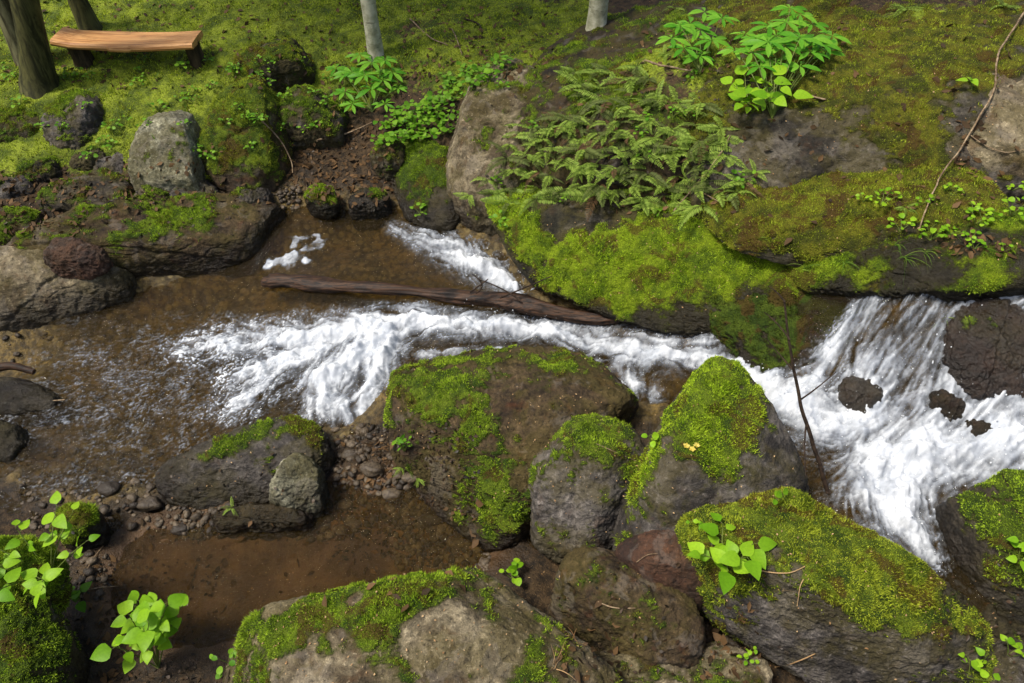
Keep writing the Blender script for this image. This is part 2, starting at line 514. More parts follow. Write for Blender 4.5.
PPOLY = np.array([P(u, v, -.1)[:2] for u, v in [(100, 575), (150, 535), (230, 515), (330, 492), (420, 480), (485, 505), (495, 560), (450, 590), (330, 610), (215, 640), (120, 640)]])
POOL_Z = -0.1

GPTS = WPTS + [
    # back left bank, up to the bench and beyond
    (0, 230, .3), (60, 200, .34), (0, 180, .42), (100, 180, .38), (150, 195, .33), (230, 195, .3), (300, 195, .28), (360, 195, .27), (420, 190, .27), (460, 205, .26),
    (0, 130, .55), (60, 150, .5), (130, 110, .6), (220, 100, .6), (300, 130, .45), (350, 130, .45), (400, 140, .45), (440, 120, .6),
    (0, 90, .68), (60, 70, .7), (190, 65, .7), (300, 70, .68), (380, 62, .72), (480, 60, .78), (560, 50, .85),
    (0, 0, .86), (150, 0, .86), (300, 0, .86), (450, 0, .88), (600, 10, .93), (-150, 60, .75), (-150, 180, .5), (-150, 0, .9),
    # right bank
    (560, 120, .85), (600, 60, .98), (650, 40, 1.1), (640, 120, .95), (560, 200, .5), (620, 220, .4), (700, 150, .9), (700, 240, .35), (700, 300, .15), (600, 290, .15),
    (760, 90, 1.1), (760, 200, .6), (760, 10, 1.26), (850, 20, 1.35), (850, 120, 1.0), (850, 220, .55), (850, 280, .4), (930, 60, 1.3), (950, 160, .95), (950, 240, .6),
    (1024, 20, 1.45), (1024, 120, 1.1), (1024, 230, .7), (1150, 60, 1.4), (1150, 230, .9), (1150, 150, 1.15), (700, 10, 1.2),
    # near side under the boulders
    (360, 470, -.02), (400, 500, -.06), (450, 470, -.02), (480, 560, -.05), (380, 450, 0), (540, 440, .1), (620, 460, .12), (700, 470, .15), (560, 560, -.06), (650, 580, -.1),
    (720, 560, .0), (800, 560, .1), (900, 640, .0), (960, 640, .02), (1060, 560, .2), (1060, 660, .1), (800, 670, -.08), (700, 660, -.1), (600, 640, -.1),
    (100, 530, -.06), (60, 560, -.05), (20, 520, -.02), (200, 500, -.06), (120, 600, -.08), (60, 640, -.1), (200, 670, -.08), (-80, 600, .05), (-80, 500, .0), (300, 640, -.05),
    (450, 660, 0), (300, 740, 0), (700, 760, .05), (1000, 760, .2), (60, 760, 0), (150, 560, -.12), (300, 550, -.14), (400, 530, -.12)]
gp = [P(*q) for q in GPTS]
gp = [np.array((a[0], a[1], a[2] - (0.05 if i < len(WPTS) else 0.0))) for i, a in enumerate(gp)]
gp += [np.array(q) for q in [(-6, 9, 1.25), (0, 9, 1.3), (5, 8, 1.9), (-14, 14, 2.0), (14, 14, 3.0), (0, 16, 2.2), (-8, 4, .7), (8, 4, 1.6), (-8, 0, .4), (8, 0, .6), (0, -2, .1), (-20, -10, .6), (20, -10, .8)]]
G_TPS = TPS(gp, 2e-3)

def water_sd(xy):
    p3 = np.c_[xy, np.zeros(len(xy))]
    return np.minimum(poly_sd(xy, WPOLY), poly_sd(xy, PPOLY)) + .045 * fbm(p3 * 5 + 7, 3)

def ground_shape(xy):
    """height of the ground sheet, and its zones"""
    p3 = np.c_[xy, np.zeros(len(xy))]
    z = np.full(len(xy), 0.0)
    near = (np.abs(xy[:, 0]) < 7.5) & (xy[:, 1] > -1.5) & (xy[:, 1] < 12)
    r = np.hypot(xy[:, 0], xy[:, 1] - 3)
    zfar = 0.6 + 0.11 * np.clip(xy[:, 1], -5, 60) + 0.04 * np.abs(xy[:, 0])
    z = G_TPS(xy) if near.all() else np.where(near, 0, zfar)
    if not near.all():
        z[near] = G_TPS(xy[near])
        b = sstep(4.5, 7.4, np.abs(xy[:, 0])) + sstep(8.5, 11.8, xy[:, 1]) + sstep(0.6, -1.4, xy[:, 1])
        b = np.clip(b, 0, 1)
        z = z * (1 - b) + zfar * b
    nz = fbm(p3 * 3.0, 4)
    sdw, sdp = water_sd(xy), poly_sd(xy, PPOLY) + .05 * fbm(p3 * 6, 3)

    z = z + 0.02 * nz + 0.008 * fbm(p3 * 14, 3)
    wz = np.zeros(len(xy))
    nw = sdw < 0.5
    wz[nw] = W_TPS(xy[nw])
    wz[~nw] = -9
    inw = sstep(0.06, -0.12, sdw)
    bed = wz - 0.02 - 0.10 * sstep(0.0, -0.3, sdw) + 0.02 * nz
    lift = sstep(.16, .10, sdw) * sstep(1.15, .9, xy[:, 0])
    z = np.where(nw, z + lift * (np.maximum(z, wz + .03 * sstep(.02, .16, sdw) + .02 * nz) - z), z)
    shallow = sstep(.1, -.05, sdp)
    bed = bed * (1 - shallow) + (wz - .03 - .03 * sstep(0, -.3, sdp) + .012 * nz) * shallow
    z = np.where(nw, z * (1 - inw) + np.minimum(z, bed) * inw, z)
    # stones and rubble lying on the bed
    rb = ridged(p3 * 7 + 2, 2)
    z = z + .022 * sstep(.25, .9, rb) * sstep(.25, .05, np.abs(sdw + .05)) * (1 - shallow)
    return z, sdw, sdp, wz

# ------------------------------------------------------------------ boulders
_ico = {}
def ico(n):
    if n not in _ico:
        bm = bmesh.new()
        bmesh.ops.create_icosphere(bm, subdivisions=n, radius=1.0)
        V = np.array([v.co[:] for v in bm.verts])
        bm.verts.index_update()
        F = np.array([[v.index for v in f.verts] for f in bm.faces])
        bm.free()
        _ico[n] = (V, F)
    return _ico[n]

def vnormals(V, F):
    a, b, c = V[F[:, 0]], V[F[:, 1]], V[F[:, 2]]
    fn = np.cross(b - a, c - a)
    N = np.zeros_like(V)
    for k in range(3):
        for j in range(3):
            N[:, j] += np.bincount(F[:, k], fn[:, j], len(V))
    return N / (np.linalg.norm(N, axis=1)[:, None] + 1e-12)

def hull_planes(pts):
    bm = bmesh.new()
    for p in pts: bm.verts.new(p)
    r = bmesh.ops.convex_hull(bm, input=bm.verts[:])
    bmesh.ops.recalc_face_normals(bm, faces=bm.faces[:])
    pl = []
    c = np.mean([v.co[:] for v in bm.verts if v.link_faces], axis=0)
    for f in bm.faces:
        n = np.array(f.normal[:])
        if np.linalg.norm(n) < 1e-6 or f.calc_area() < 1e-6: continue
        d = n @ (np.array(f.verts[0].co[:]) - c)
        if d < 0: n, d = -n, -d
        for (m, e) in pl:
            if m @ n > 0.985 and abs(e - d) < 0.03: break
        else:
            pl.append((n, max(d, 1e-3)))
    bm.free()
    return c, np.array([p[0] for p in pl]), np.array([p[1] for p in pl])

ROCKS = {}

def tuft_mesh(name, V, F, N, mask, dens, h, w, cap=90000, lean=0.55):
    """tiny moss blades growing on a surface; dens per square metre"""
    a, b, c = V[F[:, 0]], V[F[:, 1]], V[F[:, 2]]
    area = 0.5 * np.linalg.norm(np.cross(b - a, c - a), axis=1)
    wgt = area * np.clip(mask[F].mean(1), 0, 1)
    n = int(min(cap, wgt.sum() * dens))
    if n < 10: return None
    fi = RNG.choice(len(F), n, p=wgt / wgt.sum())
    u, v = RNG.random(n), RNG.random(n)
    fl = u + v > 1
    u[fl], v[fl] = 1 - u[fl], 1 - v[fl]
    p = a[fi] + u[:, None] * (b[fi] - a[fi]) + v[:, None] * (c[fi] - a[fi])
    nn = N[F[fi, 0]]
    d = nn + RNG.normal(size=(n, 3)) * lean + np.array((0, 0, 0.25))
    d /= np.linalg.norm(d, axis=1)[:, None]
    s = np.cross(d, RNG.normal(size=(n, 3)))
    s /= np.linalg.norm(s, axis=1)[:, None] + 1e-9
    clump = (0.5 + 0.7 * sstep(-.3, .4, perlin(p * 22))) * (.7 + .8 * sstep(-.2, .5, perlin(p * 7 + 40)))
    hh = (h * (0.5 + RNG.random(n)) * clump)[:, None]
    ww = (w * (0.6 + 0.8 * RNG.random(n)))[:, None]
    VV = np.stack([p - nn * 0.002 - s * ww, p - nn * 0.002 + s * ww, p + d * hh], 1).reshape(-1, 3)
    FF = np.arange(3 * n).reshape(-1, 3)
    rnd = np.repeat(RNG.random(n), 3)
    return mesh_from(name, VV, FF, {"rnd": rnd}, smooth=False)

def rock(name, label, pts, base, mat, cat="boulder", moss=0.5, thr=0.35, moss_mat_="moss", blobs=(), back=0.25, drop=0.15, sub=7, p=16,
         rough=1.0, seed=0, grow=1.06, dens=60000, tuft=0.0105, group=None, strata=0.5, tw=0.0021, lump=1.0, cap=90000, fract=1.0, wetm=.75, under=0.0, cuts=46):
    A = np.array([P(*q) for q in pts])
    zt = A[:, 2].max()
    c0 = A.mean(0)
    low = A.copy(); low[:, :2] = c0[:2] + (low[:, :2] - c0[:2]) * 1.0; low[:, 2] = base; low[:, 1] += under
    allp = [A, low]
    if back > 0:
        bk = A.copy(); bk[:, 1] += back; bk[:, 2] = np.maximum(base, bk[:, 2] - drop)
        bl = bk.copy(); bl[:, 2] = base
        allp += [bk, bl]
    allp = np.concatenate(allp)
    p = p * 1.9
    c, n, d = hull_planes(allp)
    rs = np.random.default_rng(seed + 100)
    cutn = rs.normal(size=(cuts, 3)); cutn /= np.linalg.norm(cutn, axis=1)[:, None]
    cutd = ((allp - c) @ cutn.T).max(0) * rs.uniform(.74, .95, cuts)
    n = np.r_[n, cutn]; d = np.r_[d, np.maximum(cutd, 1e-3)]
    D, F = ico(sub)
    ext = (allp.max(0) - allp.min(0)) / 2 + 1e-3
    q = D * ext
    g = np.maximum((q @ n.T) / d, 0)
    r = (g ** p).sum(1) ** (-1.0 / p)
    V = c + q * r[:, None] * grow
    size = float(np.mean(ext))
    N = vnormals(V, F)
    off = seed * 7.77 + 3.1
    k = 1.0 / max(size, .03)
    warp = V + 0.12 * size * np.c_[perlin(V * k * 2 + off), perlin(V * k * 2 + off + 9), perlin(V * k * 2 + off + 19)]
    fac = np.abs(perlin(warp * k * 1.6 + off)) + .5 * np.abs(perlin(warp * k * 3.7 + off))
    dsp = size * rough * (0.045 * fbm(V * k * 0.9 + off, 2) + 0.13 * (fac - .3) * .6 + 0.020 * ridged(warp * k * 6 + off, 3)) + rough * (.013 * fbm(V * 14 + off, 3) + .0085 * ridged(V * 38 + off, 3))
    st = V @ np.array((0.25, 0.35, 0.9)) * k * 5 + 0.8 * fbm(V * k * 1.3 + off, 2)
    dsp += size * rough * strata * 0.02 * (np.abs((st % 1.0) - 0.5) * 2 - 0.5)
    # cracks
    cr = np.abs(perlin(warp * np.array((1, 1, 2.6)) * k * 1.1 + off + 40))
    dsp -= size * rough * 0.03 * np.exp(-(cr / 0.018) ** 2) * sstep(-.1, .3, perlin(V * k * 2 + off))
    q0 = (V - c) / ext
    for kf in range(4):
        fnrm = rs.normal(size=3) * np.array((1, 1, .6)); fnrm /= np.linalg.norm(fnrm)
        fd = rs.uniform(-.6, .6)
        dist_ = q0 @ fnrm - fd + .10 * perlin(warp * k * 1.7 + off + kf * 5) + .03 * perlin(V * k * 8 + off)
        side = sstep(-.35, .5, perlin(V * k * .8 + off + 11 * kf) + .3)
        dsp -= size * rough * fract * side * (.045 * sstep(-.012, .012, dist_) * np.exp(-np.clip(dist_, 0, 9) / .35) + .03 * np.exp(-(dist_ / .022) ** 2))
    V = V + N * dsp[:, None]
    N = vnormals(V, F)
    pn = fbm(V * 5.5 + off, 4)
    mk = moss + (N[:, 2] - thr) * 0.9 + 0.62 * pn + .40 * fbm(V * 17 + off, 4)
    mk = mk - .45 * sstep(.15, .5, perlin(V * 8.5 + off + 70))
    mk = np.where(N[:, 2] < -0.1, mk - 0.6, mk)
    U, W_, Z_ = proj(V)
    toward = (N * (np.array((0, 0, CAM_H)) - V)).sum(1) > 0
    for (bu, bv, br, bs) in blobs:
        dd = np.hypot(U - bu, W_ - bv) + np.where(toward, 0, 500) + (Z_ - Z_.min()) * 2
        ctr = V[np.argmin(dd)]
        dist = np.linalg.norm(V - ctr, axis=1) * (1 + 0.45 * perlin(V * 9 + off))
        mk = mk + bs * np.exp(-(dist / br) ** 2)
    mk = np.clip(mk, 0, 1)
    V = V + N * (0.011 * lump * sstep(.3, .9, mk) * (0.8 + 0.6 * perlin(V * 15) + 0.35 * perlin(V * 45)))[:, None]
    sdw = water_sd(V[:, :2]); sdp = poly_sd(V[:, :2], PPOLY)
    wet = np.zeros(len(V))
    nw = sdw < 0.35
    if nw.any():
        hw = V[nw, 2] - W_TPS(V[nw, :2])
        wet[nw] = sstep(.22, .04, hw + .08 * pn[nw]) * sstep(0.34, 0.12, sdw[nw])
    wet = np.maximum(wet, sstep(.1, .02, V[:, 2] - POOL_Z) * sstep(.25, .05, sdp))
    mk = mk * (1 - wetm * wet)
    loc = np.array((c[0], c[1], max(base, 0 if base < 0 else base)))
    N = vnormals(V, F)
    me = mesh_from(name, V - loc, F, {"moss": mk, "wet": wet})
    o = tag(link(name, me, M[mat], None, loc), label, cat, group)
    tm = tuft_mesh("moss", V, F, N, sstep(.32, .85, mk) * (N[:, 2] > -0.35), dens, tuft, tw, cap)
    if tm is not None:
        for vtx in (tm,):
            vtx.transform(Matrix.Translation(-Vector(loc)))
        mo = link("moss", tm, M[moss_mat_], o)
        mo["kind"] = "stuff"
    ROCKS[o.name] = o
    return o

# ------------------------------------------------------------------ the ground sheet
def axis(a, b, step, far, grow=1.25):
    core = list(np.arange(a, b + 1e-6, step))
    s, x = step, b
    hi = []
    while x < far:
        s *= grow; x += s; hi.append(x)
    s, x = step, a
    lo = []
    while x > -far:
        s *= grow; x -= s; lo.append(x)
    return np.array(lo[::-1] + core + hi)

gx, gy = axis(-4.6, 4.6, 0.016, 90), axis(0.7, 7.6, 0.016, 90)
GX, GY = np.meshgrid(gx, gy)
gxy = np.c_[GX.ravel(), GY.ravel()]
gz, sdw, sdp, gwz = ground_shape(gxy)
gV = np.c_[gxy, gz]
nx, ny = len(gx), len(gy)
ii = np.arange(nx * ny).reshape(ny, nx)
gF = np.stack([ii[:-1, :-1], ii[:-1, 1:], ii[1:, 1:], ii[1:, :-1]], -1).reshape(-1, 4)
gT = np.concatenate([gF[:, [0, 1, 2]], gF[:, [0, 2, 3]]])
# zones: (u, v, z, radius m, strength)
MOSS_B = [(100, 20, .85, .9, .8), (250, 20, .85, .9, .8), (400, 20, .88, .7, .5), (230, 60, .75, .7, .7), (60, 90, .65, .5, .5), (330, 20, .85, .6, .6), (520, 40, .85, .5, .6), (330, 70, .7, .4, .4),
          (420, 170, .5, .35, .6), (480, 15, .9, .4, .4), (0, 30, .85, 1, .6), (430, 20, .9, .6, .4), (560, 20, .9, .4, .6), (640, 250, .5, .4, .9), (760, 70, 1.2, .5, .6), (850, 60, 1.35, .5, .8), (950, 50, 1.4, .5, .8),
          (700, 260, .5, .5, .9), (620, 240, .5, .4, .8), (850, 270, .6, .3, .6), (950, 240, .9, .3, .6), (170, 85, .65, .4, .5), (20, 130, .55, .3, .3), (640, 70, 1.1, .3, .6), (590, 60, 1.0, .3, .6), (40, 150, .5, .4, .6), (110, 145, .5, .3, .5), (470, 60, .8, .35, .5)]
LITTER_B = [(30, 210, .33, .3, .9), (340, 160, .36, .42, 1), (300, 190, .3, .3, .8), (420, 25, .88, .35, .5), (440, 50, .85, .25, .3), (60, 160, .45, .2, .1)]
gm = np.full(len(gxy), 0.12)
for (u, v, z, r, s) in MOSS_B:
    c = P(u, v, z)[:2]
    gm += s * np.exp(-((gxy - c) ** 2).sum(1) / r ** 2)
gm = np.minimum(gm, 1.0)
for (u, v, z, r, s) in LITTER_B:
    c = P(u, v, z)[:2]
    gm -= s * np.exp(-((gxy - c) ** 2).sum(1) / r ** 2)
far = (gxy[:, 1] > 6.3) | (np.abs(gxy[:, 0]) > 5)
gm = np.where(far, 0.75, gm)
gm += 0.28 * fbm(np.c_[gxy * 2.6, np.zeros(len(gxy))], 4)
gm *= sstep(.02, .16, np.minimum(sdw, sdp))
gm = np.clip(gm, 0, 1)
gbed = sstep(.12, -.02, sdw)
gmud = sstep(.16, .0, sdp)
gwet = np.maximum(sstep(.3, .0, sdw), sstep(.3, .02, sdp))
gN = vnormals(gV, gT)
gV[:, 2] += 0.015 * sstep(.3, .7, gm) * (perlin(gV * 9) + .6 * perlin(gV * 25) + .4)
ground = link("ground", mesh_from("ground", gV, gF, {"moss": gm, "bed": gbed, "mud": gmud, "wet": gwet}), M["ground"])
ground["kind"] = "structure"

# moss lawn on the bank: short blades, denser near the camera's side
view = (gV[gT[:, 0], 1] < 7.2) & (np.abs(gV[gT[:, 0], 0]) < 4.6) & (gV[gT[:, 0], 1] > 2.4)
tm = tuft_mesh("moss_lawn", gV, gT[view], gN, sstep(.4, .7, gm), 16000, .016, .0032, 220000, 0.7)
lawn = tag(link("moss_lawn", tm, M["moss_lawn"]), "soft green moss lawn spread over the bank around the bench", "moss", None, "stuff")

# ------------------------------------------------------------------ boulders, stones and the outcrop
# --- right bank
rock("mossy_outcrop", "large mossy brown rock face on the right bank with grey bare patches", [
    (700, 60, 1.22), (740, 15, 1.34), (860, 5, 1.44), (1000, 0, 1.52), (1130, 10, 1.55), (1150, 120, 1.3), (1130, 230, 1.0), (1000, 238, .93), (900, 246, .84), (760, 250, .68),
    (700, 225, .72), (690, 150, 1.0), (860, 110, 1.2), (960, 100, 1.35), (820, 180, 1.0)], .2, "rock_outcrop", "rock outcrop", .42, .5, "moss_olive",
    [(830, 60, .35, .6), (940, 40, .35, .6), (800, 20, .3, .5), (830, 185, .34, -1.2), (760, 165, .26, -1.0), (860, 210, .2, -.8), (900, 150, .18, .7), (910, 130, .15, .5), (1000, 130, .25, -1.2), (780, 240, .2, .4), (950, 185, .2, .4), (800, 150, .15, -.6), (760, 195, .14, .4), (1000, 200, .2, .4)],
    1.0, .0, 8, 10, .5, 3, cuts=12, dens=45000, cap=90000, strata=.25)
rock("mossy_bank_block", "steep mossy block overgrown by ferns beside the pale cliff", [
    (530, 95, .95), (580, 60, 1.02), (650, 32, 1.14), (740, 20, 1.28), (750, 110, 1.1), (745, 200, .78), (700, 228, .66), (600, 228, .55), (520, 215, .5), (480, 190, .55), (545, 150, .86), (650, 140, .98)], .1,
    "rock_dirt", "rock", .02, .45, "moss", [(690, 75, .2, .7), (640, 80, .2, .8), (590, 75, .14, .7), (700, 50, .14, .6), (600, 210, .2, -.4), (690, 215, .15, .6), (560, 225, .1, .5), (620, 36, .08, -.6)], .8, .0, 7, 10, .5, 9, dens=45000, strata=.2)
rock("bright_moss_ledge", "long rock ledge covered in vivid yellow-green moss above the white stream", [
    (490, 225, .48), (540, 215, .56), (620, 232, .56), (690, 205, .68), (745, 235, .66), (770, 262, .62), (860, 264, .68), (960, 262, .8), (1040, 262, .9), (1040, 285, .82), (930, 288, .74), (870, 300, .58),
    (835, 330, .42), (780, 352, .36), (700, 330, .36), (640, 318, .36), (560, 300, .3), (528, 285, .24), (505, 255, .28), (600, 270, .46), (700, 270, .56)], .05,
    "rock_bright", "mossy ledge", .5, .2, "moss_bright", [(650, 265, .3, .9), (720, 260, .25, .9), (600, 275, .2, .7), (560, 275, .15, .5), (780, 280, .2, .5), (545, 208, .12, -1.0), (580, 210, .13, -1.0), (640, 212, .12, -1.0), (670, 215, .08, -.7), (700, 225, .08, .5), (900, 268, .15, .5), (500, 240, .12, -.3), (530, 245, .1, .3), (560, 220, .12, -.9), (610, 222, .12, -.8)],
    .7, .0, 8, 9, .3, 5, under=.32, cuts=8, dens=80000, tuft=.012, cap=160000, strata=.1, lump=1.6)
rock("dark_mossy_rock", "mossy rock face with undercut shade in its moss colour, below the bright ledge, left of the cascade", [
    (690, 300, .46), (760, 272, .6), (850, 274, .64), (950, 270, .76), (960, 290, .78), (890, 300, .68), (845, 335, .5), (808, 385, .36), (772, 388, .32), (735, 358, .3), (700, 335, .3), (800, 320, .54)], .05,
    "rock_dark", "rock", .5, .15, "moss_shade", [(740, 300, .15, .4), (830, 310, .15, .2), (800, 375, .1, -.5)], .3, .05, 7, 10, .6, 61, wetm=.1, dens=40000, strata=.2, cuts=16)
rock("mossy_lip_ledge", "thin mossy rock lip running to the right edge above the cascade", [
    (790, 262, .74), (860, 254, .9), (960, 250, 1.04), (1060, 250, 1.12), (1070, 284, 1.04), (1000, 284, 1.0), (930, 284, .94), (860, 288, .82), (800, 288, .66)], .58,
    "rock_bright", "mossy ledge", .85, -.2, "moss", [(830, 272, .15, .5), (900, 266, .15, .4), (1000, 264, .15, .2), (960, 280, .12, -.5), (880, 286, .1, -.5)], .3, .0, 7, 10, .4, 62, dens=50000, under=.15, cuts=10, strata=.1)
rock("overhanging_slab", "low olive mossy slab overhanging the bright ledge with a dark gap beneath", [
    (700, 228, .76), (730, 205, .86), (860, 215, .92), (960, 212, 1.12), (1060, 210, 1.2), (1060, 246, 1.1), (900, 250, .98), (790, 256, .83), (730, 255, .78), (706, 246, .75)], .73,
    "rock_outcrop", "rock slab", .6, .1, "moss_olive", [(740, 225, .12, .4), (830, 240, .15, .3), (900, 235, .1, -.4)], .5, .0, 7, 12, .3, 21, dens=50000, strata=.2)
rock("pale_cliff_boulder", "tall pale grey boulder with bare lichen face left of the ferns", [
    (444, 150, .62), (452, 120, .76), (478, 98, .88), (520, 80, .98), (545, 80, 1.0), (560, 120, .9), (540, 165, .74), (520, 195, .58), (475, 205, .42), (450, 180, .5), (490, 150, .74)], .05,
    "rock_tan", "boulder", -.25, .6, "moss", [(530, 85, .12, .7), (480, 100, .08, .4), (470, 215, .1, .9), (520, 190, .1, .6)], .5, .0, 7, 14, .55, 12)
rock("mossy_stream_block", "dark mossy block at the stream edge below the pale cliff", [
    (395, 150, .42), (420, 132, .5), (448, 140, .5), (452, 190, .4), (470, 225, .28), (440, 228, .22), (400, 215, .25), (392, 185, .34)], .05, "rock_dark", "rock", .45, .35, "moss", [(425, 160, .12, .6), (435, 210, .12, -.8)], .4, .0, 6, 14, .6, 14)
rock("bare_slab", "smooth bare pinkish-grey rock slab at the right edge under the vine", [
    (962, 98, 1.34), (990, 82, 1.4), (1060, 70, 1.46), (1070, 160, 1.22), (1020, 178, 1.14), (975, 160, 1.18), (960, 130, 1.26)], .7, "rock_tan", "rock slab", -.5, .8, "moss_olive", [(975, 165, .1, .5)], .3, .0, 6, 14, .5, 16)
rock("wet_rust_rock", "dark red-brown wet rock in the cascade at the right edge", [
    (954, 310, .88), (980, 300, .93), (1040, 300, .97), (1080, 340, .89), (1070, 392, .73), (1005, 396, .665), (976, 378, .705), (958, 345, .79)], .3, "rock_rust", "rock", -.4, .8, "moss", [(970, 315, .09, 1.1)], .3, .1, 7, 12, .6, 17, grow=1.01, strata=.8)
rock("cascade_stone", "small brown stone standing in the middle of the white cascade", [
    (848, 386, .53), (855, 378, .56), (872, 381, .56), (886, 394, .51), (876, 402, .48), (862, 412, .44), (852, 402, .46)], .25, "rock_rust", "stone", -.3, .9, "moss", [(850, 385, .05, .7)], .1, .05, 5, 12, .9, 18)
rock("submerged_stone", "brown wet stone near the wet red rock, washed by cascade water", [
    (938, 398, 0.585), (955, 394, 0.595), (972, 402, 0.585), (974, 413, 0.535), (950, 416, 0.515), (940, 408, 0.535)], .3, "rock_brown", "stone", -.3, .9, "moss", [], .1, .05, 5, 12, .9, 19)
rock("submerged_stone", "long low brown stone half under water at right edge below the cascade", [
    (968, 422, 0.545), (1000, 414, 0.575), (1050, 408, 0.625), (1060, 422, 0.565), (1010, 430, 0.515), (978, 432, 0.505)], .3, "rock_brown", "stone", -.3, .9, "moss", [], .1, .05, 5, 12, .8, 20)
# --- middle
rock("broad_boulder", "broad flat-topped brown and mossy boulder in the middle of the stream", [
    (376, 390, .3), (388, 364, .28), (440, 355, .28), (520, 358, .3), (585, 352, .31), (640, 378, .34), (648, 402, .36), (605, 425, .4), (540, 470, .34), (528, 520, .16), (490, 548, .04), (440, 505, .12), (402, 462, .18), (380, 425, .24), (440, 440, .34), (520, 430, .41), (475, 395, .38), (580, 390, .39)], -.15,
    "rock_brown", "boulder", .2, .62, "moss", [(450, 395, .16, .7), (470, 450, .14, .8), (490, 500, .15, .8), (555, 368, .08, .6), (440, 470, .12, -.9), (560, 420, .22, -.9), (600, 390, .15, -.9), (390, 400, .12, .6), (400, 370, .12, .5), (520, 530, .1, .6), (420, 430, .1, -.3), (510, 400, .12, -.3), (385, 440, .08, .6)],
    .12, .05, 8, 14, .55, 22, cap=90000, grow=1.1)
rock("grey_boulder", "grey rounded boulder wedged between the broad boulder and the peaked one", [
    (522, 490, .3), (535, 455, .42), (585, 412, .5), (635, 408, .52), (655, 440, .48), (645, 490, .36), (615, 535, .2), (598, 556, .1), (548, 556, .08), (526, 525, .16), (590, 460, .5)], -.1,
    "rock_grey", "boulder", .2, .6, "moss", [(560, 430, .12, .8), (600, 418, .12, .5), (560, 500, .15, -.7), (640, 470, .08, .5), (610, 520, .1, -.4), (530, 480, .06, .4)], .1, .1, 7, 14, .55, 23)
rock("peaked_boulder", "peaked boulder with bright moss cap and dark streaked right flank", [
    (716, 354, .80), (694, 370, .73), (672, 405, .64), (652, 445, .56), (628, 490, .44), (602, 552, .24), (640, 580, .14), (705, 575, .2), (770, 540, .34), (828, 492, .36), (800, 455, .44), (760, 400, .58), (742, 375, .7), (720, 440, .68)], 0,
    "rock_grey", "boulder", .3, .55, "moss_bright", [(705, 385, .16, 1.0), (700, 420, .16, .9), (720, 440, .12, .6), (660, 440, .1, .6), (640, 480, .08, .7), (790, 470, .15, -1.5), (815, 485, .1, -1.5), (690, 500, .15, -.9), (740, 470, .12, -.4), (610, 540, .1, .4), (720, 490, .12, .4)],
    .06, .25, 7, 16, .4, 24, grow=1.12, strata=.9, dens=80000)
rock("sloping_rust_stone", "smooth rust-brown stone face below the peaked boulder", [
    (622, 552, .36), (650, 540, .42), (690, 546, .42), (715, 570, .36), (714, 594, .26), (680, 592, .22), (640, 578, .26)], -.05, "rock_red", "stone", -.5, .9, "moss", [(640, 545, .05, .5)], .1, .05, 6, 14, .4, 25, strata=.1)
rock("mossy_boulder", "big moss-topped grey boulder in the lower right corner below the white pool", [
    (692, 540, .42), (704, 500, .52), (745, 484, .58), (812, 492, .6), (862, 514, .6), (908, 545, .58), (945, 580, .54), (998, 624, .46), (1022, 642, .38), (1012, 674, .22), (950, 690, .12), (860, 690, .08), (790, 668, .08), (745, 640, .12), (716, 590, .24),
    (800, 560, .62), (880, 600, .54), (940, 640, .42)], -.05,
    "rock_grey", "boulder", .62, .3, "moss_olive", [(850, 550, .25, .5), (880, 620, .12, .4), (960, 625, .12, .6), (900, 580, .2, .5), (750, 510, .15, .4), (800, 600, .12, -.5), (720, 585, .1, .5), (860, 660, .16, -1.2), (800, 660, .2, -1.2), (920, 660, .14, -1.1), (775, 625, .12, -.9), (770, 550, .09, -.6), (960, 610, .1, .4), (970, 650, .1, -.9)],
    .06, .2, 8, 14, .5, 26, grow=1.13, dens=80000, cap=110000, tuft=.0105)
rock("edge_boulder", "dark mossy boulder cut by the right edge beside the white pool", [
    (975, 510, .62), (1000, 490, .72), (1030, 470, .8), (1100, 480, .84), (1120, 560, .64), (1080, 640, .34), (1015, 630, .3), (985, 590, .36), (974, 545, .48), (1040, 540, .72)], .1,
    "rock_dark", "boulder", .35, .4, "moss", [(1000, 530, .15, .6), (965, 540, .1, -.6), (1010, 600, .12, -.3), (1020, 490, .12, .3)], .15, .1, 7, 14, .5, 27)
rock("gap_stone", "dark filler stone added to darken the gap between the big moss-topped boulder and the edge boulder", [  # stone put in to make this gap look dark
    (925, 585, .3), (955, 572, .34), (985, 600, .32), (1030, 640, .28), (1030, 660, .2), (980, 640, .2)], .0, "rock_dark", "stone", .0, .7, "moss", [], .1, .05, 6, 16, .7, 71)
rock("corner_stone", "plain pale grey stone in the bottom right corner", [(988, 668, .3), (1010, 655, .34), (1060, 655, .36), (1080, 700, .3), (1010, 710, .22)], .0, "rock_grey", "stone", -.4, .8, "moss", [], .1, .1, 6, 14, .5, 28)
rock("flat_brown_slab", "flat brown slab with grey streaks between the bottom boulders", [
    (546, 572, .26), (568, 550, .3), (640, 562, .3), (700, 588, .27), (722, 640, .16), (722, 672, .08), (650, 668, .1), (598, 628, .16), (555, 598, .18), (640, 610, .26)], -.1,
    "rock_brown", "rock slab", -.1, .75, "moss", [(555, 590, .1, .7), (610, 575, .08, .3), (700, 600, .1, .2)], .08, .1, 7, 14, .6, 29, strata=1.4)
rock("fallen_slab", "thin tan slab lying along the bottom edge under the brown slab", [
    (560, 672, .1), (640, 664, .12), (720, 668, .12), (790, 676, .1), (790, 720, .0), (560, 720, .0)], -.15, "rock_tan", "rock slab", .0, .7, "moss", [], .1, .05, 6, 12, .6, 30, strata=1.2)
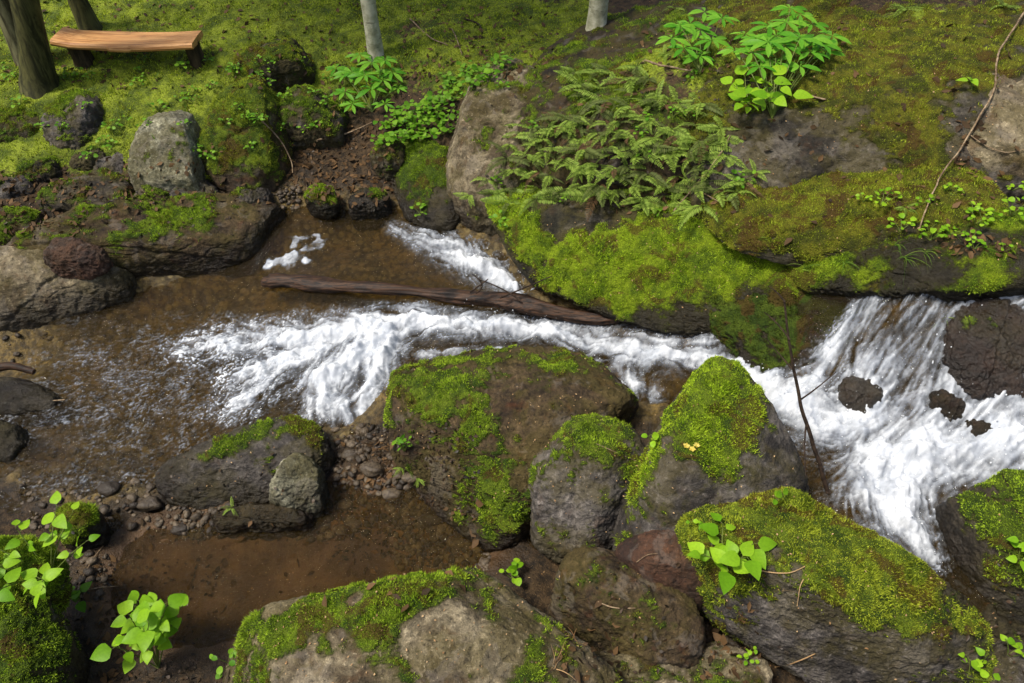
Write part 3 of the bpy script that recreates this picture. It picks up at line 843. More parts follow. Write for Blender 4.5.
rock("foreground_boulder", "huge grey-brown foreground boulder with moss shoulder along the bottom", [
    (205, 650, .22), (232, 612, .3), (300, 588, .36), (380, 571, .38), (470, 565, .36), (530, 578, .34), (590, 615, .3), (640, 655, .22), (690, 710, .08), (600, 780, .1), (420, 800, .25), (230, 780, .2), (180, 720, .12), (400, 640, .45), (500, 630, .42)], -.3,
    "rock_tan", "boulder", .1, .62, "moss", [(270, 630, .14, .8), (330, 610, .14, .9), (420, 585, .12, .8), (380, 600, .12, .7), (370, 640, .1, .5), (460, 580, .08, .4), (290, 670, .1, -.8), (450, 640, .2, -.8), (540, 620, .18, -.8), (340, 670, .12, -.6), (350, 600, .05, -.7), (240, 640, .1, .6)],
    .0, .0, 8, 14, .42, 31, grow=1.11, dens=80000, cap=80000, strata=.9)
rock("left_corner_boulder", "dark mossy boulder in the bottom left corner", [
    (-60, 600, .36), (0, 588, .38), (45, 595, .34), (60, 630, .24), (62, 690, .1), (20, 740, .1), (-80, 740, .1), (0, 640, .38)], -.15, "rock_dark", "boulder", .5, .3, "moss", [(40, 640, .1, -.3), (10, 620, .15, .4)], .0, .1, 7, 14, .6, 32, dens=70000)
rock("moss_cushion_stone", "small domed stone wholly cushioned in green moss at left edge", [
    (-40, 556, .46), (0, 545, .48), (32, 552, .46), (42, 580, .38), (20, 596, .34), (-40, 600, .34)], .1, "rock_bright", "stone", .8, .0, "moss", [], .08, .1, 6, 12, .5, 33, dens=80000)
rock("moss_cushion_stone", "rounded moss-covered stone just behind the left corner leaves", [
    (48, 520, .16), (62, 505, .2), (85, 510, .18), (92, 530, .1), (70, 540, .08)], -.1, "rock_bright", "stone", .7, .1, "moss", [], .06, .1, 5, 12, .6, 34)
rock("wedge_rock", "low wedge rock with mossy back at the edge of the brown pool", [
    (132, 482, .03), (200, 448, .08), (255, 426, .12), (316, 412, .15), (338, 430, .14), (330, 465, .07), (290, 488, .03), (230, 497, .0), (165, 494, .0), (260, 452, .14)], -.2,
    "rock_grey", "rock", .1, .7, "moss", [(230, 440, .1, .7), (300, 425, .12, .7), (270, 425, .1, .5), (200, 460, .1, .3), (220, 480, .14, -.6)], .05, .05, 7, 12, .5, 35)
rock("tan_cobble", "round pale tan cobble at the end of the wedge rock", [
    (264, 482, .13), (275, 462, .19), (300, 454, .2), (321, 466, .18), (323, 490, .1), (300, 506, .03), (275, 501, .04)], -.15, "rock_pale", "cobble", -.3, .9, "moss", [(268, 465, .04, .5)], .04, .05, 6, 14, .7, 36)
rock("low_stone", "low dark wet stone under the tan cobble at pool edge", [
    (200, 515, .0), (240, 505, .03), (300, 508, .02), (318, 515, .0), (280, 526, -.04), (220, 530, -.05)], -.2, "rock_brown", "stone", .1, .7, "moss", [(230, 510, .04, .8)], .03, .05, 6, 12, .8, 37)
# --- left
rock("bank_slab", "long low slab of the left bank with moss along its crest", [
    (-40, 250, .34), (40, 218, .38), (110, 205, .4), (200, 200, .4), (270, 198, .37), (292, 210, .33), (280, 240, .22), (230, 258, .14), (190, 262, .13), (100, 262, .22), (0, 268, .26), (150, 222, .4)], -.1,
    "rock_brown", "rock slab", .05, .7, "moss", [(150, 218, .16, .8), (200, 215, .14, .8), (110, 225, .12, .5), (20, 240, .1, .3), (250, 225, .15, -.8)], .2, .1, 7, 12, .5, 38, strata=.9)
rock("tan_bank_rock", "smooth tan sloping rock at the left edge of the pool", [
    (-60, 260, .3), (0, 246, .33), (60, 250, .32), (110, 262, .26), (150, 278, .14), (120, 295, .08), (60, 312, .03), (0, 328, .02), (-60, 335, .02), (20, 280, .24)], -.15,
    "rock_tan", "rock", -.25, .8, "moss", [], .1, .1, 7, 12, .5, 39, strata=.7)
rock("rust_stone", "dark rust-red stone lying on the tan bank rock", [
    (36, 250, .4), (48, 240, .42), (80, 240, .42), (104, 254, .36), (95, 264, .32), (50, 264, .32)], .2, "rock_red", "stone", -.5, .9, "moss", [], .06, .05, 6, 16, .7, 40)
rock("dark_edge_stone", "dark flat wet stone at the left edge of the brown pool", [(-40, 385, .1), (10, 378, .1), (45, 395, .06), (62, 408, .02), (20, 412, .0), (-40, 412, .02)], -.15, "rock_dark", "stone", -.5, .9, "moss", [], .05, .05, 5, 12, .8, 41, strata=1.2)
rock("dark_edge_stone", "blackish stone at the left edge below the flat wet one", [(-40, 425, .12), (5, 422, .12), (20, 435, .08), (16, 460, .0), (-40, 470, .0)], -.15, "rock_dark", "stone", -.5, .9, "moss", [], .05, .05, 5, 12, .8, 42)
for (pts_, lb, mt_, ms_) in [
    ([(-20, 185, .44), (0, 172, .48), (26, 176, .46), (34, 190, .4), (10, 198, .38)], "grey stone at the left edge above the leaf litter", "rock_grey", .1),
    ([(12, 170, .48), (30, 158, .52), (54, 162, .5), (56, 174, .45), (30, 178, .44)], "small mossy stone between the bank ledge and the flat mossy stone", "rock_dark", .45),
    ([(128, 200, .42), (140, 190, .44), (164, 192, .44), (168, 204, .38), (144, 208, .37)], "brown stone at the front foot of the pale upright boulder", "rock_brown", .1),
    ([(-30, 222, .36), (0, 212, .4), (30, 216, .38), (36, 230, .34), (0, 236, .32)], "mossy stone at the left edge behind the tan bank rock", "rock_brown", .4),
    ([(66, 158, .5), (80, 148, .54), (98, 152, .52), (98, 164, .47), (78, 166, .46)], "stone half hidden under the split rock", "rock_dark", .2),
    ([(226, 196, .37), (240, 188, .39), (262, 190, .38), (266, 200, .34), (240, 203, .33)], "flat grey stone in front of the brown-mossed boulder", "rock_grey", -.1),
    ([(346, 205, .32), (360, 192, .36), (384, 194, .35), (388, 206, .29), (364, 210, .28)], "dark stone in the leaf litter by the back pool", "rock_dark", .1),
    ([(370, 150, .5), (384, 138, .54), (402, 144, .52), (400, 160, .46), (380, 162, .45)], "dark stone under the ground cover plants", "rock_dark", .3)]:
    rock("bank_stone", lb, pts_, .1, mt_, "stone", ms_, .5, "moss", [], .12, .05, 6, 16, .9, len(lb))
# --- back left
rock("upright_boulder", "pale upright boulder with a mossy right side on the far bank", [
    (129, 170, .5), (134, 140, .62), (150, 116, .74), (168, 106, .8), (184, 112, .78), (196, 150, .62), (204, 182, .46), (190, 192, .38), (150, 196, .36), (134, 190, .4)], .2,
    "rock_pale", "boulder", -.2, .8, "moss", [(180, 130, .1, .8), (165, 150, .1, .5), (185, 160, .1, .5), (145, 130, .08, -.4), (150, 175, .06, .4)], .25, .1, 6, 16, .6, 43)
rock("brown_moss_boulder", "rounded brown-mossed boulder right of the pale upright boulder", [
    (193, 130, .66), (205, 100, .78), (230, 82, .86), (258, 84, .84), (274, 110, .72), (280, 150, .56), (270, 188, .38), (235, 196, .33), (208, 175, .44)], .2,
    "rock_brown", "boulder", .5, .3, "moss_olive", [(225, 105, .15, .5), (240, 185, .1, -1.0), (225, 150, .1, .3)], .3, .1, 6, 12, .5, 44, dens=45000)
rock("shaded_boulder", "dark shaded boulder with leafy top behind the leaf litter", [
    (268, 110, .68), (285, 92, .74), (320, 92, .72), (340, 110, .64), (338, 135, .5), (300, 142, .46), (272, 140, .5)], .25, "rock_dark", "boulder", .4, .5, "moss", [(300, 95, .1, .5)], .3, .1, 6, 12, .6, 45)
rock("split_rock", "grey split rock under a moss cap left of the pale upright boulder", [
    (36, 120, .66), (50, 98, .74), (82, 98, .74), (94, 120, .64), (90, 152, .48), (60, 156, .46), (40, 145, .52)], .25, "rock_grey", "rock", .15, .75, "moss", [(65, 98, .12, 1), (50, 110, .1, .5), (85, 140, .08, .5)], .3, .1, 6, 16, .9, 46, strata=1.2)
rock("bank_rock", "mossy rock ledge on the far bank at the left edge", [
    (-40, 130, .62), (0, 110, .66), (30, 118, .62), (34, 140, .52), (10, 152, .48), (-40, 160, .46)], .2, "rock_dark", "rock", .5, .4, "moss", [], .3, .1, 6, 12, .7, 47)
rock("lawn_rock", "low dark mossy rock poking out of the lawn right of the bench", [
    (222, 74, .8), (236, 56, .86), (268, 42, .92), (300, 44, .9), (306, 58, .84), (280, 68, .78), (240, 78, .74)], .5, "rock_dark", "rock", .5, .45, "moss_olive", [(245, 62, .15, .6), (285, 48, .1, -.4)], .2, .05, 6, 12, .7, 48)
rock("bank_stone", "flat mossy stone at the foot of the far bank below the split rock", [
    (30, 200, .42), (50, 178, .46), (90, 172, .46), (130, 185, .42), (140, 205, .36), (100, 212, .32), (50, 212, .34)], .15, "rock_dark", "stone", .25, .65, "moss", [(50, 190, .12, .6), (100, 190, .1, -.5)], .15, .05, 6, 12, .7, 49)
rock("bank_stone", "small grey angular stone left of the pale upright boulder's foot", [
    (92, 170, .44), (100, 155, .48), (120, 154, .48), (126, 170, .42), (110, 176, .4)], .25, "rock_grey", "stone", -.4, .9, "moss", [], .1, .05, 5, 16, .8, 50)
rock("bank_stone", "rough grey stones below the pale upright and brown boulders", [
    (165, 195, .4), (180, 182, .43), (205, 180, .43), (218, 192, .38), (200, 200, .35), (175, 202, .35)], .2, "rock_grey", "stone", -.2, .9, "moss", [], .1, .05, 5, 16, .9, 51, strata=1.5)
rock("green_stone", "small stone capped in green moss on the leaf litter", [
    (304, 195, .37), (312, 184, .4), (330, 188, .38), (336, 200, .34), (320, 206, .32)], .2, "rock_bright", "stone", .7, .1, "moss", [], .06, .05, 5, 12, .6, 52)

# ------------------------------------------------------------------ light
SUN_EL, SUN_AZ = R(62), R(-105)      # azimuth measured from +Y towards +X
w = bpy.data.worlds.new("World"); SC.world = w
w.use_nodes = True
nt = w.node_tree; nt.nodes.clear()
wo = nt.nodes.new("ShaderNodeOutputWorld"); bg = nt.nodes.new("ShaderNodeBackground")
sky = nt.nodes.new("ShaderNodeTexSky"); sky.sky_type = 'NISHITA'; sky.sun_disc = False
sky.sun_elevation = SUN_EL; sky.sun_rotation = SUN_AZ
sky.dust_density = 4.0; sky.air_density = 1.0; sky.ozone_density = 0.6
nt.links.new(sky.outputs[0], bg.inputs[0]); bg.inputs[1].default_value = 0.055
nt.links.new(bg.outputs[0], wo.inputs[0])
sl = bpy.data.lights.new("sun", 'SUN'); sl.energy = 1.5; sl.angle = R(11); sl.color = (1.0, .95, .86)
so = bpy.data.objects.new("sun", sl); COL.objects.link(so)
d = Vector((math.sin(SUN_AZ) * math.cos(SUN_EL), math.cos(SUN_AZ) * math.cos(SUN_EL), math.sin(SUN_EL)))
so.rotation_euler = d.to_track_quat('Z', 'Y').to_euler()
so.location = d * 20
SC.view_settings.view_transform = 'Standard'; SC.view_settings.look = 'None'
SC.view_settings.gamma = 1.0; SC.view_settings.exposure = 1.42
SC.render.engine = 'CYCLES'
SC.cycles.use_denoising = True
SC.cycles.max_bounces = 6; SC.cycles.diffuse_bounces = 3; SC.cycles.glossy_bounces = 2; SC.cycles.transparent_max_bounces = 6; SC.cycles.transmission_bounces = 2

# ------------------------------------------------------------------ placing things on what carries them
PROBE_SKIP = [o for o in SC.objects if o.get("kind") == "stuff"]
for o in PROBE_SKIP: o.hide_viewport = True
bpy.context.view_layer.update()
DG = bpy.context.evaluated_depsgraph_get()

def hit(u, v):
    """first rock or ground surface met at photo position (u, v)"""
    o = Vector((0, 0, CAM_H)); d = ray(u, v)
    for _ in range(12):
        ok, loc, nrm, fi, ob, mt = SC.ray_cast(DG, o, d)
        if not ok: return np.array(P(u, v, .3)), np.array((0, 0, 1.0))
        return np.array(loc), np.array(nrm)
    return np.array(loc), np.array(nrm)

def drop(x, y):
    o = Vector((x, y, 4.0)); d = Vector((0, 0, -1))
    for _ in range(12):
        ok, loc, nrm, fi, ob, mt = SC.ray_cast(DG, o, d)
        if not ok: return np.array((x, y, 0.0)), np.array((0, 0, 1.0))
        if ob.get("kind") == "stuff": o = loc + d * 0.004; continue
        return np.array(loc), np.array(nrm)
    return np.array(loc), np.array(nrm)

def frame(fwd, up):
    f = fwd / (np.linalg.norm(fwd) + 1e-9)
    s = np.cross(up, f); s /= np.linalg.norm(s) + 1e-9
    u = np.cross(f, s)
    return np.stack([f, s, u], 1)      # columns: along, side, up

def leaf_shape(L, W, kind="ovate", droop=0.25, fold=0.18, n=7):
    t = np.linspace(0, 1, n)
    if kind == "ovate": w = np.sin(math.pi * t ** 0.62) ** 0.85
    elif kind == "round": w = np.sqrt(np.clip(1 - (2 * t - 1) ** 2, 0, 1)) * (1.05 - .15 * t)
    elif kind == "lance": w = np.sin(math.pi * t ** 1.25) ** 0.9
    else: w = np.sin(math.pi * t) ** 0.8
    w = w * W / 2
    w[0] = W * .03; w[-1] = 0.0
    x = L * t; z = -droop * L * t ** 2
    V = []
    for i in range(n):
        e = fold * w[i]
        V += [(x[i], -w[i], z[i] + e), (x[i], 0, z[i]), (x[i], w[i], z[i] + e)]
    F = []
    for i in range(n - 1):
        a = i * 3
        F += [(a, a + 3, a + 4, a + 1), (a + 1, a + 4, a + 5, a + 2)]
    return np.array(V), np.array(F)

def rv(s=1.0): return RNG.normal(size=3) * s
UP = np.array((0, 0, 1.0))

def leafy_plant(u, v, label, n=20, spread=.14, height=.16, L=.06, W=.042, kind="ovate", mat="leaf", group=None, lean=(0, 0, 0), stems=4, cat="plant", name="leafy_plant", droop=.25, tilt=.35):
    """stems rising from one spot, leaves in rough pairs along their upper half"""
    b, nn = hit(u, v)
    root = empty(name, b, label, cat, group)
    st, lf = MB(), MB()
    per = max(1, n // stems)
    for k in range(stems):
        a = 2 * math.pi * (k + random.random() * .7) / stems
        tip = b + np.array((math.cos(a) * spread * (.35 + .65 * random.random()), math.sin(a) * spread * (.35 + .65 * random.random()), height * (.65 + .5 * random.random()))) + np.array(lean) * height
        mid = (b + tip) / 2 + np.array((0, 0, height * .18)) + rv(.01)
        ts = np.linspace(0, 1, 8)[:, None]
        pts = (1 - ts) ** 2 * (b - nn * .005) + 2 * ts * (1 - ts) * mid + ts ** 2 * tip
        st.tube(pts, np.linspace(.0032, .0014, 8) * (L / .06) ** .5, 5)
        for j in range(per):
            q = .35 + .65 * (j + 1) / per if per > 1 else 1
            pos = (1 - q) ** 2 * b + 2 * q * (1 - q) * mid + q ** 2 * tip
            aa = a + (j % 2) * math.pi + random.uniform(-.7, .7) + (math.pi / 2 if (j // 2) % 2 else 0)
            fwd = np.array((math.cos(aa), math.sin(aa), random.uniform(-.1, .35)))
            up = UP + rv(tilt) + np.array((0, -.25, 0))
            sz = (.6 + .55 * random.random()) * (1.05 - .25 * (q < .6))
            V, F = leaf_shape(L * sz, W * sz, kind, droop, .2)
            fr = frame(fwd, up)
            pet = pos + fwd / np.linalg.norm(fwd) * L * .22
            st.tube(np.array([pos, (pos + pet) / 2 + UP * .002, pet]), .0011, 4)
            lf.add(V @ fr.T + pet, F)
    link("stem", st.mesh("stem", b), M["stem"], root)
    link("foliage", lf.mesh("foliage", b), M[mat], root)
    return root

def palmate_plant(u, v, label, heads, L=.16, W=.05, mat="leaf_palm", group=None, stemw=.004):
    """whorled plant: each head is a ring of long leaflets seen from above; heads = (u, v, height above foot, scale)"""
    b, nn = hit(u, v)
    root = empty("palmate_plant", b, label, "plant", group)
    st, lf = MB(), MB()
    for (hu, hv, hh, sc) in heads:
        c = P(hu, hv, b[2] + hh)
        ts = np.linspace(0, 1, 8)[:, None]
        mid = (b + c) / 2 + np.array((0, .02, hh * .25))
        st.tube((1 - ts) ** 2 * b + 2 * ts * (1 - ts) * mid + ts ** 2 * c, np.linspace(stemw, stemw * .5, 8), 5)
        m = random.choice((6, 7, 8)); a0 = random.random() * 6
        for k in range(m):
            a = a0 + 2 * math.pi * k / m + random.uniform(-.15, .15)
            fwd = np.array((math.cos(a), math.sin(a), random.uniform(-.05, .2)))
            up = UP + np.array((0, -.35, 0)) + rv(.15)
            s = sc * (.75 + .35 * random.random())
            V, F = leaf_shape(L * s, W * s, "lance", .28, .25, 8)
            fr = frame(fwd, up)
            lf.add(V @ fr.T + c + fwd * .006, F)
    link("stem", st.mesh("stem", b), M["stem"], root)
    link("foliage", lf.mesh("foliage", b), M[mat], root)
    return root

# ---- leafy plants
palmate_plant(372, 112, "bright green palmate sapling at the foot of the pale slender trunk", [(345, 75, .2, .8), (365, 75, .22, .9), (385, 60, .26, .8), (336, 68, .2, .7), (383, 80, .18, .9), (352, 104, .08, .8), (385, 104, .08, .7), (352, 72, .2, 1), (372, 62, .26, 1), (392, 72, .2, .9), (345, 92, .12, .8), (372, 88, .16, 1), (398, 88, .12, .7), (360, 55, .26, .8)], .135, .038)
palmate_plant(772, 118, "large bright palmate plant growing on top of the rock outcrop", [(832, 36, .24, .8), (770, 26, .3, .9), (810, 52, .24, .9), (735, 50, .22, .7), (760, 66, .2, .8), (784, 46, .26, 1), (768, 42, .28, 1), (800, 38, .3, 1), (822, 44, .26, .9), (786, 22, .32, .9), (752, 52, .24, .9), (800, 66, .2, .8), (776, 62, .2, .9), (790, 8, .36, .8), (812, 24, .3, .8), (745, 34, .26, .7), (800, 14, .34, .9), (826, 52, .22, .7), (776, 36, .28, .9), (756, 40, .26, .8), (812, 38, .28, .9)], .135, .038)
palmate_plant(700, 74, "smaller palmate plant left of the large bright one on the outcrop", [(690, 24, .2, 1), (712, 40, .16, .9), (672, 38, .16, .8), (722, 18, .2, .8), (700, 56, .1, .8), (684, 48, .14, .8), (705, 12, .2, .8), (700, 30, .18, .9), (680, 26, .2, .8)], .135, .036)
leafy_plant(752, 112, "broad-leaved bright plant below the large palmate plant on the outcrop", 40, .2, .17, .1, .07, stems=8)
leafy_plant(158, 668, "bright young plant with rounded leaves in the bottom left", 64, .19, .36, .072, .062, "ovate", stems=10, lean=(.1, .3, 0), tilt=.25)
leafy_plant(52, 575, "leafy plant spreading over the moss cushion at the left edge", 48, .25, .2, .068, .05, "ovate", stems=9, mat="leaf", tilt=.3)
leafy_plant(80, 600, "few dim leaves in the shade beside the left corner boulder", 6, .06, .08, .05, .04, "ovate", stems=3, mat="leaf_deep")
leafy_plant(722, 566, "lush plant on the left shoulder of the big moss-topped boulder", 26, .11, .15, .078, .058, stems=5)
leafy_plant(694, 528, "tiny sprig behind the lush plant on the moss-topped boulder", 7, .04, .05, .022, .02, "round", stems=3)
leafy_plant(772, 502, "single-stemmed little plant at the crest of the moss-topped boulder", 5, .05, .07, .04, .036, "round", stems=2)
leafy_plant(512, 578, "small round-leaved plant above the foreground boulder", 12, .06, .06, .04, .036, "round", stems=5)
leafy_plant(748, 660, "little rosette of round leaves between the slab and the corner boulder", 14, .05, .05, .024, .02, "round", stems=5)
leafy_plant(968, 678, "upright small plant at the bottom edge beside the corner stone", 9, .06, .12, .04, .03, stems=3)
leafy_plant(1008, 655, "small plant perched on the pale corner stone", 7, .05, .06, .032, .026, stems=3)
leafy_plant(1018, 562, "plant growing on the dark boulder at the right edge", 14, .06, .08, .045, .036, stems=4)
leafy_plant(652, 446, "pair of pale round leaves sprouting beside the peaked boulder", 7, .04, .07, .034, .03, "round", stems=3)
leafy_plant(972, 90, "three-leaved seedling on the outcrop under the vine top", 4, .05, .06, .05, .034, stems=2, mat="leaf")
leafy_plant(404, 452, "small fern-like green plant on the left flank of the broad boulder", 18, .05, .1, .034, .016, "lance", stems=6, mat="leaf_deep")
for (u, v, lb) in [(900, 232, "creeping small-leaved plant trailing below the vine foot"), (975, 224, "pale-leaved creeping plant at the right edge above the ledge"), (1010, 216, "round-leaved plant at the right edge next to the pale creeper"), (930, 240, "low sprawling herb right of the vine foot"), (880, 205, "tiny leafy sprig left of the vine foot")]:
    leafy_plant(u, v, lb, 16, .09, .07, .03, .026, "round", stems=6, mat="leaf", group="small creeping plants on the ledge")
for (u, v, lb) in [(262, 125, "small pale sprig beside the bare twig on the brown-mossed boulder"), (285, 100, "leafy tuft on top of the shaded boulder"), (160, 112, "herb growing behind the pale upright boulder"), (112, 130, "low herb between the split rock and the upright boulder"), (185, 70, "herb under the right leg of the bench"), (75, 78, "low leaves near the left leg of the bench"), (236, 76, "pale leaf sprig at the front of the lawn rock"), (20, 105, "small herb on the bank near the left tree"), (90, 160, "herb over the bank stones"), (420, 215, "tiny white-dotted sprig at the stream block"), (500, 225, "small herb hanging at the corner of the bright ledge"), (450, 90, "dark little herb above the ground cover"), (742, 180, "tiny pale herb on the grey rock face"), (230, 665, "yellowish little moss sprig at foreground boulder foot")]:
    leafy_plant(u, v, lb, 14, .08, .06, .03, .024, "round", stems=5, mat="leaf_deep", group="small herbs on the bank")

hr = np.random.default_rng(21)
for k in range(46):
    u, v = hr.uniform(0, 330), hr.uniform(62, 160)
    leafy_plant(u, v, "tiny green herb sprouting in the moss of the bank between bench and stream", 10, .06, .045, .026, .02, "round", stems=4, mat="leaf_deep", group="tiny herbs in the bank moss", name="herb")
for k in range(16):
    leafy_plant(hr.uniform(480, 760), hr.uniform(60, 225), "tiny green herb growing among the ferns on the rock block", 9, .05, .05, .026, .02, "round", stems=4, mat="leaf_deep", group="tiny herbs among the ferns", name="herb")
for k in range(12):
    leafy_plant(hr.uniform(860, 1024), hr.uniform(190, 255), "tiny pale herb creeping over the olive slab at the right", 10, .05, .04, .022, .018, "round", stems=4, mat="leaf", group="tiny herbs on the olive slab", name="herb")

# ---- carpet of round leaves by the pale cliff: a stand of countable small plants
k = 0
for (u, v) in [(392, 130), (405, 118), (420, 110), (436, 104), (410, 138), (428, 128), (446, 118), (398, 146), (420, 142), (440, 134), (455, 100), (470, 88), (486, 78), (468, 74), (500, 70), (452, 84), (388, 144), (432, 116), (415, 126), (404, 130)]:
    leafy_plant(u + random.uniform(-3, 3), v + random.uniform(-3, 3), "bright round-leaved ground cover plant on the slope left of the pale cliff boulder", 26, .11, .07, .042, .038, "round", "leaf_deep", "ground cover plants by the pale cliff", stems=8, name="ground_cover_plant")
    k += 1

# ---- ferns
def frond_mesh(seed):
    r = np.random.default_rng(seed)
    n = 19; Lr = 1.0
    t = np.linspace(0, 1, n + 3)
    arch = r.uniform(.35, .75); side = r.uniform(-.25, .25)
    pts = np.c_[Lr * t * (1 - .15 * t), side * t ** 2, .45 * t - arch * t ** 2]
    mb = MB(); mb.tube(pts, np.linspace(.012, .004, n + 3), 4, .4)
    for i in range(2, n + 2):
        w = .15 * math.sin(math.pi * min(1, (t[i] * .9 + .1)) ** .75) + .018
        tg = pts[min(i + 1, n + 2)] - pts[i - 1]; tg /= np.linalg.norm(tg)
        for sgn in (-1, 1):
            fwd = np.array((.45, sgn * 1.0, -.15 + r.normal() * .12))
            V, F = leaf_shape(w * r.uniform(.85, 1.1), .036, "lance", .2, .1, 4)
            mb.add(V @ frame(fwd, np.array((0, 0, 1.0))).T + pts[i], F, .2 + .6 * r.random())
    return mb.mesh("frond")
FR = [frond_mesh(i) for i in range(6)]
FRD = [m.copy() for m in FR]
FRB = [m.copy() for m in FR]
for m in FRB: m.materials.append(M["litter"])
for m in FR: m.materials.append(M["fern"])
for m in FRD: m.materials.append(M["fern_dark"])
def fern(u, v, size, label, group, nf=6, dull=.3):
    b, nn = hit(u, v)
    root = empty("fern", b, label, "fern", group)
    a0 = random.random() * 6
    for k in range(nf):
        me = random.choice(FRB if random.random() < .07 else FRD if random.random() < dull else FR)
        f = link("frond", me, None, root)
        a = a0 + 2 * math.pi * k / nf + random.uniform(-.8, .8)
        dirv = np.array((math.cos(a), math.sin(a) * .8, 0)) + nn * random.uniform(.0, .45) + np.array((0, -.45, -.1))
        fr = frame(dirv, nn * .6 + UP * .6 + rv(.4))
        s = size * random.uniform(.65, 1.15)
        mt = Matrix([list(fr[i]) + [0] for i in range(3)] + [[0, 0, 0, 1]])
        f.matrix_local = mt @ Matrix.Scale(s, 4)
    return root
ferns = []
fz = np.random.default_rng(5)
spots = []
tries = 0
fpoly = np.array([(474, 190), (505, 140), (570, 100), (598, 60), (640, 62), (690, 90), (730, 130), (748, 180), (720, 205), (660, 208), (600, 200), (540, 205), (500, 205)], float)
while len(spots) < 125 and tries < 9000:
    tries += 1
    q = np.array((fz.uniform(470, 755), fz.uniform(65, 215)))
    if poly_sd(q[None], fpoly)[0] < 0 and all(np.hypot(*(q - s)) > 8 for s in spots): spots.append(q)
for q in spots:
    fern(q[0], q[1], random.uniform(.13, .25), "small green fern hanging in the dense fern bed on the block beside the pale cliff", "ferns on the mossy bank block", random.choice((3, 4, 4)))
for (u, v, s, lb) in [(470, 195, .15, "fern hanging at the lower left corner of the pale cliff boulder"), (576, 72, .13, "fern behind the top of the pale cliff boulder"), (755, 172, .11, "lone fern at the grey rock face right of the fern bed"), (736, 192, .13, "fern at the lower right end of the fern bed"), (905, 8, .16, "fern at the top edge of the photo above the outcrop"), (1005, 6, .16, "fern at the top right corner above the vine"), (402, 468, .08, "small fern tucked under the left side of the broad boulder"), (418, 478, .07, "tiny fern at the lower left foot of the broad boulder"), (675, 8, .12, "fern at the top of the outcrop left of the palmate plants"), (905, 208, .09, "feathery fern on the slab near the vine foot"), (232, 508, .06, "tiny fern on the low dark stone"), (665, 55, .1, "fern beside the smaller palmate plant")]:
    fern(u, v, s, lb, None, 6, .1)

# ---- grass tufts on the ledge edge
def grass_tuft(u, v, label, n=12, h=.12, group=None, lean=(0, -.6, .2), mat="grass"):
    b, nn = hit(u, v)
    mb = MB()
    for k in range(n):
        d = np.array(lean) + rv(.45) + UP * .6; d /= np.linalg.norm(d)
        L = h * random.uniform(.5, 1.2)
        s = np.cross(d, rv()); s /= np.linalg.norm(s); wv = .0022
        ts = np.linspace(0, 1, 6)
        c = b + np.outer(ts * L, d) + np.outer(ts ** 2 * L * .5, np.array((0, -.15, -.8))) + rv(.006)
        ww = wv * (1 - ts * .9)
        V = np.concatenate([c - np.outer(ww, s), c + np.outer(ww, s)])
        F = np.array([(i, i + 1, i + 7, i + 6) for i in range(5)])
        mb.add(V, F)
    return tag(link("grass_tuft", mb.mesh("grass_tuft", b), M[mat], None, b), label, "grass tuft", group)
for (u, v, n, h, lb) in [(806, 268, 12, .13, "grass tuft hanging over the left of the bright ledge's edge"), (845, 262, 9, .12, "thin grass tuft on the middle of the ledge edge"), (905, 258, 16, .17, "longest grass tuft draping over the ledge near the vine foot"), (925, 252, 12, .15, "grass tuft right of the longest one on the ledge"), (950, 235, 10, .12, "grass tuft among the creeping plants"), (895, 245, 10, .13, "grass tuft just above the longest one"), (985, 250, 8, .12, "sparse grass at the right end of the ledge"), (943, 318, 6, .1, "grass strands on the wet red-brown rock"), (760, 240, 6, .08, "short grass strands at the left end of the olive slab"), (945, 190, 14, .1, "feathery pale grass below the bare slab"), (408, 470, 14, .08, "fine grass under the left side of the broad boulder"), (545, 278, 5, .08, "single grass strands on the bright moss")]:
    grass_tuft(u, v, lb, n, h, "grass tufts on the rocks")

for k in range(40):
    grass_tuft(hr.uniform(0, 480), hr.uniform(5, 150), "short thin grass tuft in the moss lawn of the far bank", 9, .07, "grass tufts in the lawn", (0, -.2, .6))
# ---- dry straw
for (u, v, n, h, lb) in [(555, 668, 9, .2, "dry straw standing at the bottom edge over the foreground boulder"), (782, 590, 6, .1, "dry stalks lying on the moss-topped boulder"), (575, 640, 7, .14, "dead stalks in the gap beside the flat brown slab"), (60, 560, 8, .1, "dry stems beside the left corner leaves")]:
    grass_tuft(u, v, lb, n, h, "dry straw tufts", (0.2, .1, .4), "straw")

